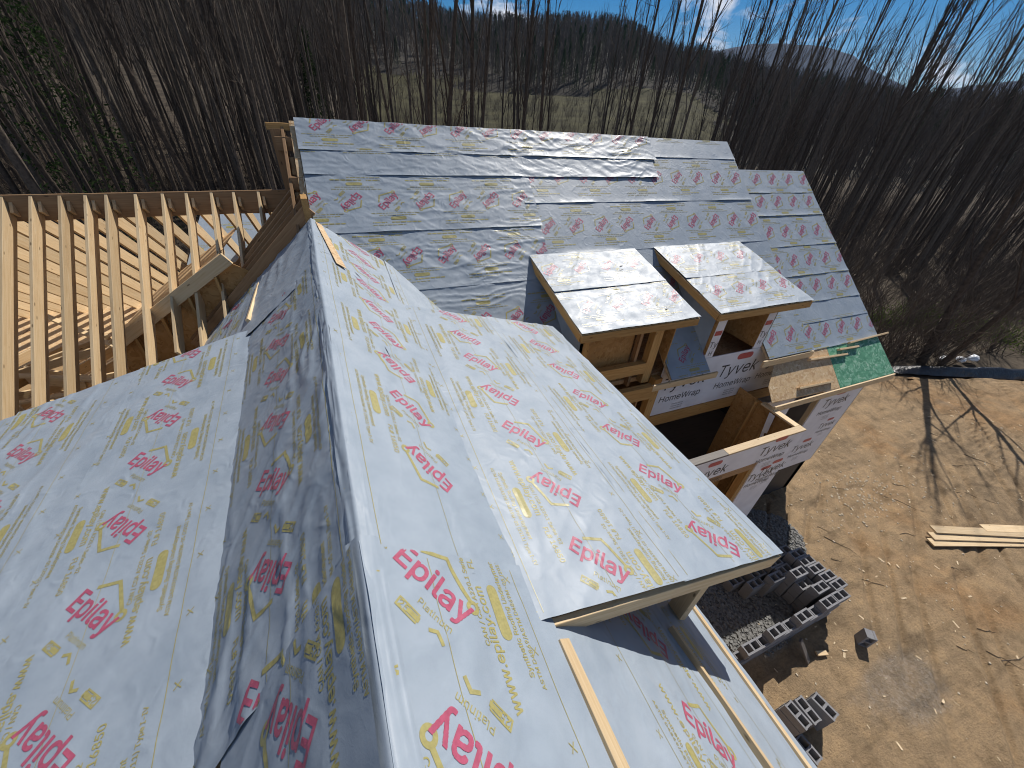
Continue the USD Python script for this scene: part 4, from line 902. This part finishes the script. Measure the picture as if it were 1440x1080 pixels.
fill(26, 3, 46, 24, 50, 2.0, 1.0)
_ok = spot_ok
def spot_ok(x, y, pts, dmin): return y > yard_edge(x) + (13 if x > 14 else 6) and _ok(x, y, pts, dmin)
fill(112, 46, 80, 24, 66, 1.5, 1.0)
LAB = {0: ('bare leafless tree in the dark woods behind the open rafters at left', 'leafless trees behind the open rafters'),
       1: ('bare leafless tree standing between the main ridge and the olive meadow', 'leafless trees in front of the meadow'),
       2: ('bare dark tree in the woods to the right of the house beyond the dirt yard', 'leafless trees right of the house')}
for i, (x, y) in enumerate(spots):
    k = int(rng.integers(0, 7)); ph = math.degrees(math.atan2(x, y)); zone = 0 if ph < 3 else (1 if ph < 46 else 2)
    z = float(terrain_z(np.array([x]), np.array([y]))[0]); s = rng.uniform(.8, 1.12) * (.9 if zone == 2 else 1)
    lab, grp = LAB[zone]
    while len(protos) < len(KINDS): protos.append(None)
    if protos[k] is None:
        big, small = make_tree(*KINDS[k])
        t = thing('leafless_tree', lab, 'tree', (x, y, z), rng.uniform(0, 6.28), (s, s, s), grp)
        obj('trunk', big, BARK2 if k in (1, 3, 6) else BARK, t, smooth=True); obj('crown', small, TWIG, t)
        protos[k] = t
    else:
        dup(protos[k], 'leafless_tree', lab, 'tree', (x, y, z), rng.uniform(0, 6.28), (s, s, s * rng.uniform(.95, 1.1)), grp)
big, small = make_tree(109, 15.5, .20, 2, .5, .22, 12, .012); t = thing('leafless_tree', 'low-forked tree at the corner of the yard whose shadow crosses the dirt', 'tree', (26.6, 7.0, -9.3), 2.0, (1, 1, 1))
obj('trunk', big, BARK, t, smooth=True); obj('crown', small, TWIG, t)
# a many-stemmed clump above the main ridge
x, y = polar(10.3, 23.5); z = float(terrain_z(np.array([x]), np.array([y]))[0])
big, small = make_tree(*KINDS[7]); t = thing('leafless_tree', 'clump of four dark stems from one base above the left part of the main ridge', 'tree', (x, y, z), 0, (1, 1, 1))
obj('trunk', big, BARK, t, smooth=True); obj('crown', small, TWIG, t)

def make_pine(seed, h):
    r = np.random.default_rng(seed); trunk = tube(np.array([[0, 0, -.3], [0, 0, h * .5], [0, 0, h]]), [.16, .1, .02], 6); tri = []
    for k in range(int(h * 55)):
        t = r.random() ** .8; z = h * (.12 + .88 * t); R_ = h * .2 * (1 - t) * r.uniform(.3, 1) + .15; a = r.uniform(0, 6.28)
        c = np.array([math.cos(a) * R_, math.sin(a) * R_, z - R_ * .25])
        for q in range(4):
            d = r.normal(0, 1, 3); d /= np.linalg.norm(d); e = np.cross(d, r.normal(0, 1, 3)); e /= np.linalg.norm(e); c2 = c + r.normal(0, .14, 3)
            tri.append(np.array([c2 - e * .05, c2 + e * .05, c2 + d * .30]))
    v = np.vstack(tri); return trunk, (v, np.arange(len(v)).reshape(-1, 3))
for ph, rr_, h, lab in ((-22.5, 34, 17, 'dark green evergreen at the far left of the woods'), (-1.0, 46, 13, 'green evergreen among bare trunks left of the main roof'), (43.5, 33, 5.5, 'short rounded evergreen beside the meadow right of the main ridge'), (33.0, 48, 6, 'small bushy evergreen at the meadow edge above the ridge')):
    x, y = polar(ph, rr_); z = float(terrain_z(np.array([x]), np.array([y]))[0])
    t = thing('evergreen_tree', lab, 'tree', (x, y, z)); tr_, cr_ = make_pine(int(abs(ph) * 10), h); obj('trunk', tr_, BARK, t); obj('crown', cr_, NEEDLE, t)

def leaf_bush(loc, R, n, label, seed, mt=LEAF):
    r = np.random.default_rng(seed); tri = []
    for k in range(n):
        d = r.normal(0, 1, 3); d /= np.linalg.norm(d); c = d * R * r.random() ** .4 * np.array([1.3, 1.3, .8]) * (.6 + .8 * r.random()); c[2] = abs(c[2]) + .05
        a = r.normal(0, 1, 3); a /= np.linalg.norm(a); b = np.cross(a, r.normal(0, 1, 3)); b /= np.linalg.norm(b); s = r.uniform(.05, .11)
        tri.append(np.array([c - b * s * .5, c + a * s, c + b * s * .5]))
    v = np.vstack(tri); t = thing('green_bush', label, 'bush', loc); obj('foliage', (v, np.arange(len(v)).reshape(-1, 3)), mt, t)
    st = [tube(np.array([[0, 0, -.1], [r.normal(0, .3) * R, r.normal(0, .3) * R, R * .6]]), [.02, .008], 4) for _ in range(6)]; obj('stem', cat_mesh(st), TWIG, t)
for ph, rr_, R_, lab in ((74.2, 34.5, 1.5, 'fresh green bush among trunks at the right border of the yard woods'), (71.9, 35, 1.2, 'low green bush left of the brightest bush under the right trees'), (69.8, 32, .9, 'small green bush just above the corner of the green boards'), (78.5, 36, 1.6, 'fresh green bush at the far right under the trees')):
    x, y = polar(ph, rr_); z = float(terrain_z(np.array([x]), np.array([y]))[0]); leaf_bush((x, y, z), R_, 1500, lab, int(ph * 10))

# woods behind the first rows, undergrowth, and forest on the hills: nobody could count these
def instancer(name, protos_, pos, idx, sc, rot, label):
    pi = UsdGeom.PointInstancer.Define(stage, '/World/' + numbered('/World', name)); base_ = str(pi.GetPath()) + '/kinds'
    UsdGeom.Scope.Define(stage, base_); paths = []
    for k, pieces in enumerate(protos_):
        x = UsdGeom.Xform.Define(stage, f'{base_}/kind_{k:03d}')
        for nm, vf, mt in pieces: usdkit.mesh(stage, f'{base_}/kind_{k:03d}/{nm}', vf, mt)
        paths.append(x.GetPath())
    pi.CreatePrototypesRel().SetTargets(paths)
    pi.CreatePositionsAttr(Vt.Vec3fArray.FromNumpy(np.asarray(pos, np.float32))); pi.CreateProtoIndicesAttr(Vt.IntArray.FromNumpy(np.asarray(idx, np.int32)))
    pi.CreateScalesAttr(Vt.Vec3fArray.FromNumpy(np.asarray(sc, np.float32)))
    pi.CreateOrientationsAttr(Vt.QuathArray([Gf.Quath(float(math.cos(a / 2)), 0, 0, float(math.sin(a / 2))) for a in rot]))
    tag(pi, label, None, kind='stuff'); return pi
def scatter_polar(n, p0, p1, r0, r1, seed, keep=lambda x, y: np.ones(len(x), bool), gamma=.5):
    r = np.random.default_rng(seed); ph = r.uniform(p0, p1, n); rr_ = np.sqrt(r0 ** 2 + (r1 ** 2 - r0 ** 2) * r.random(n) ** gamma) if gamma != .5 else r0 + (r1 - r0) * r.random(n)
    x, y = polar(ph, rr_); ok = keep(x, y); x, y = x[ok], y[ok]
    return x, y, terrain_z(x, y), r
mids = [make_tree(200 + k, h, rad, 1, sp, .38, 9, .02, twigs=2) for k, (h, rad, sp) in enumerate(((17, .13, .34), (20, .16, .3), (15, .10, .36), (18, .12, .32)))]
mid_protos = [[('trunk', b, BARK2 if k % 2 else BARK), ('crown', s, TWIG)] for k, (b, s) in enumerate(mids)]
X, Y, Z_ = [], [], []
for (n, p0, p1, r0, r1, sd) in ((1100, -45, 6, 40, 200, 1), (640, 45, 85, 50, 170, 2), (60, 6, 45, 44, 70, 3)):
    x, y, z, r = scatter_polar(n, p0, p1, r0, r1, sd, keep=lambda x, y: ~meadow_mask(x, y)); X.append(x); Y.append(y); Z_.append(z)
x, y, z, r = scatter_polar(150, 6, 46, 70, 250, 31); X.append(x); Y.append(y); Z_.append(z)
X, Y, Z_ = map(np.concatenate, (X, Y, Z_)); r = np.random.default_rng(5); n = len(X); s = r.uniform(.75, 1.15, n) * np.where(np.arctan2(X, Y) > .75, .62, 1) * np.where(meadow_mask(X, Y), .45, 1)
instancer('woodland', mid_protos, np.column_stack([X, Y, Z_]), r.integers(0, 4, n), np.column_stack([s, s, s]), r.uniform(0, 6.28, n), 'mass of bare grey-brown woodland behind the nearest trees')
def brush(seed):
    r = np.random.default_rng(seed); parts = []
    for k in range(16):
        a = r.uniform(0, 6.28); d = np.array([math.cos(a) * .5, math.sin(a) * .5, 1.0]) * r.uniform(1.0, 3.2); p = np.array([0, 0, -.1]) + r.normal(0, .15, 3) * np.array([1, 1, 0])
        path = np.array([p, p + d * .5 + r.normal(0, .12, 3), p + d + r.normal(0, .2, 3)]); parts.append(tube(path, [.014, .009, .004], 3))
        for q in range(5):
            b = path[1] * (1 - q / 6) + path[2] * q / 6; parts.append(tube(np.array([b, b + r.normal(0, .35, 3) + np.array([0, 0, .35])]), [.006, .002], 3))
    return cat_mesh(parts)
x1_, y1_, z1_, r = scatter_polar(420, -42, 6, 22, 70, 11, keep=lambda x, y: np.array([not in_house(a, b) for a, b in zip(x, y)]))
x2_, y2_, z2_, r = scatter_polar(700, 45, 84, 20, 100, 12, keep=lambda x, y: (y > yard_edge(np.maximum(x, 0)) + .8) & np.array([not in_house(a, b) for a, b in zip(x, y)]))
x3_, y3_, z3_, r = scatter_polar(150, 6, 45, 20, 60, 13, keep=lambda x, y: np.array([not in_house(a, b) for a, b in zip(x, y)]))
x4_, y4_, z4_, r = scatter_polar(420, 5, 47, 62, 220, 14)
X, Y, Z_ = np.concatenate([x1_, x2_, x3_, x4_]), np.concatenate([y1_, y2_, y3_, y4_]), np.concatenate([z1_, z2_, z3_, z4_]); n = len(X); s = r.uniform(.7, 1.7, n)
instancer('undergrowth', [[('stems', brush(k), TWIG)] for k in (301, 302, 303)], np.column_stack([X, Y, Z_]), r.integers(0, 3, n), np.column_stack([s, s, s * 1.1]), r.uniform(0, 6.28, n), 'tangle of bare saplings and brush under the trees')
def far_tree(seed, green=False):
    r = np.random.default_rng(seed); parts = [tube(np.array([[0, 0, -1], [0, 0, 13.0]]), [.22, .05], 3)]
    for k in range(26):
        z = r.uniform(4, 13); a = r.uniform(0, 6.28); L = r.uniform(1.5, 4.0) * (1.25 - z / 15)
        p = np.array([0, 0, z]); parts.append(tube(np.array([p, p + np.array([math.cos(a) * .6, math.sin(a) * .6, .8]) * L]), [.07, .04], 3))
    return cat_mesh(parts)
fp = [[('crown', far_tree(401), TWIG)], [('crown', far_tree(402), BARK2)], [('crown', make_pine(403, 13)[1], NEEDLE)]]
X, Y, Z_ = [], [], []
for (n, p0, p1, r0, r1, sd) in ((5200, -28, 72, 150, 420, 21), (6500, -28, 74, 420, 760, 22)):
    x, y, z, r = scatter_polar(n, p0, p1, r0, r1, sd, keep=lambda x, y: ~meadow_mask(x, y)); X.append(x); Y.append(y); Z_.append(z)
X, Y, Z_ = map(np.concatenate, (X, Y, Z_)); n = len(X); r = np.random.default_rng(6); s = r.uniform(.9, 1.6, n)
instancer('far_forest', fp, np.column_stack([X, Y, Z_]), r.choice(3, n, p=[.55, .35, .10]), np.column_stack([s, s, s]), r.uniform(0, 6.28, n), 'bare forest covering the hillsides beyond the meadow')

# ------------------------------------------------------------------ air
air = mat('thin_air', {'v': ('principled_volume', {'color': (.42, .60, 1.0), 'density': HAZE, 'anisotropy': .2})}, [], surface=None, volume='v.volume')
hz = obj('haze', boxvf(-6500, 6500, -6500, 6500, -160, 760), air); tag(hz, kind='stuff')
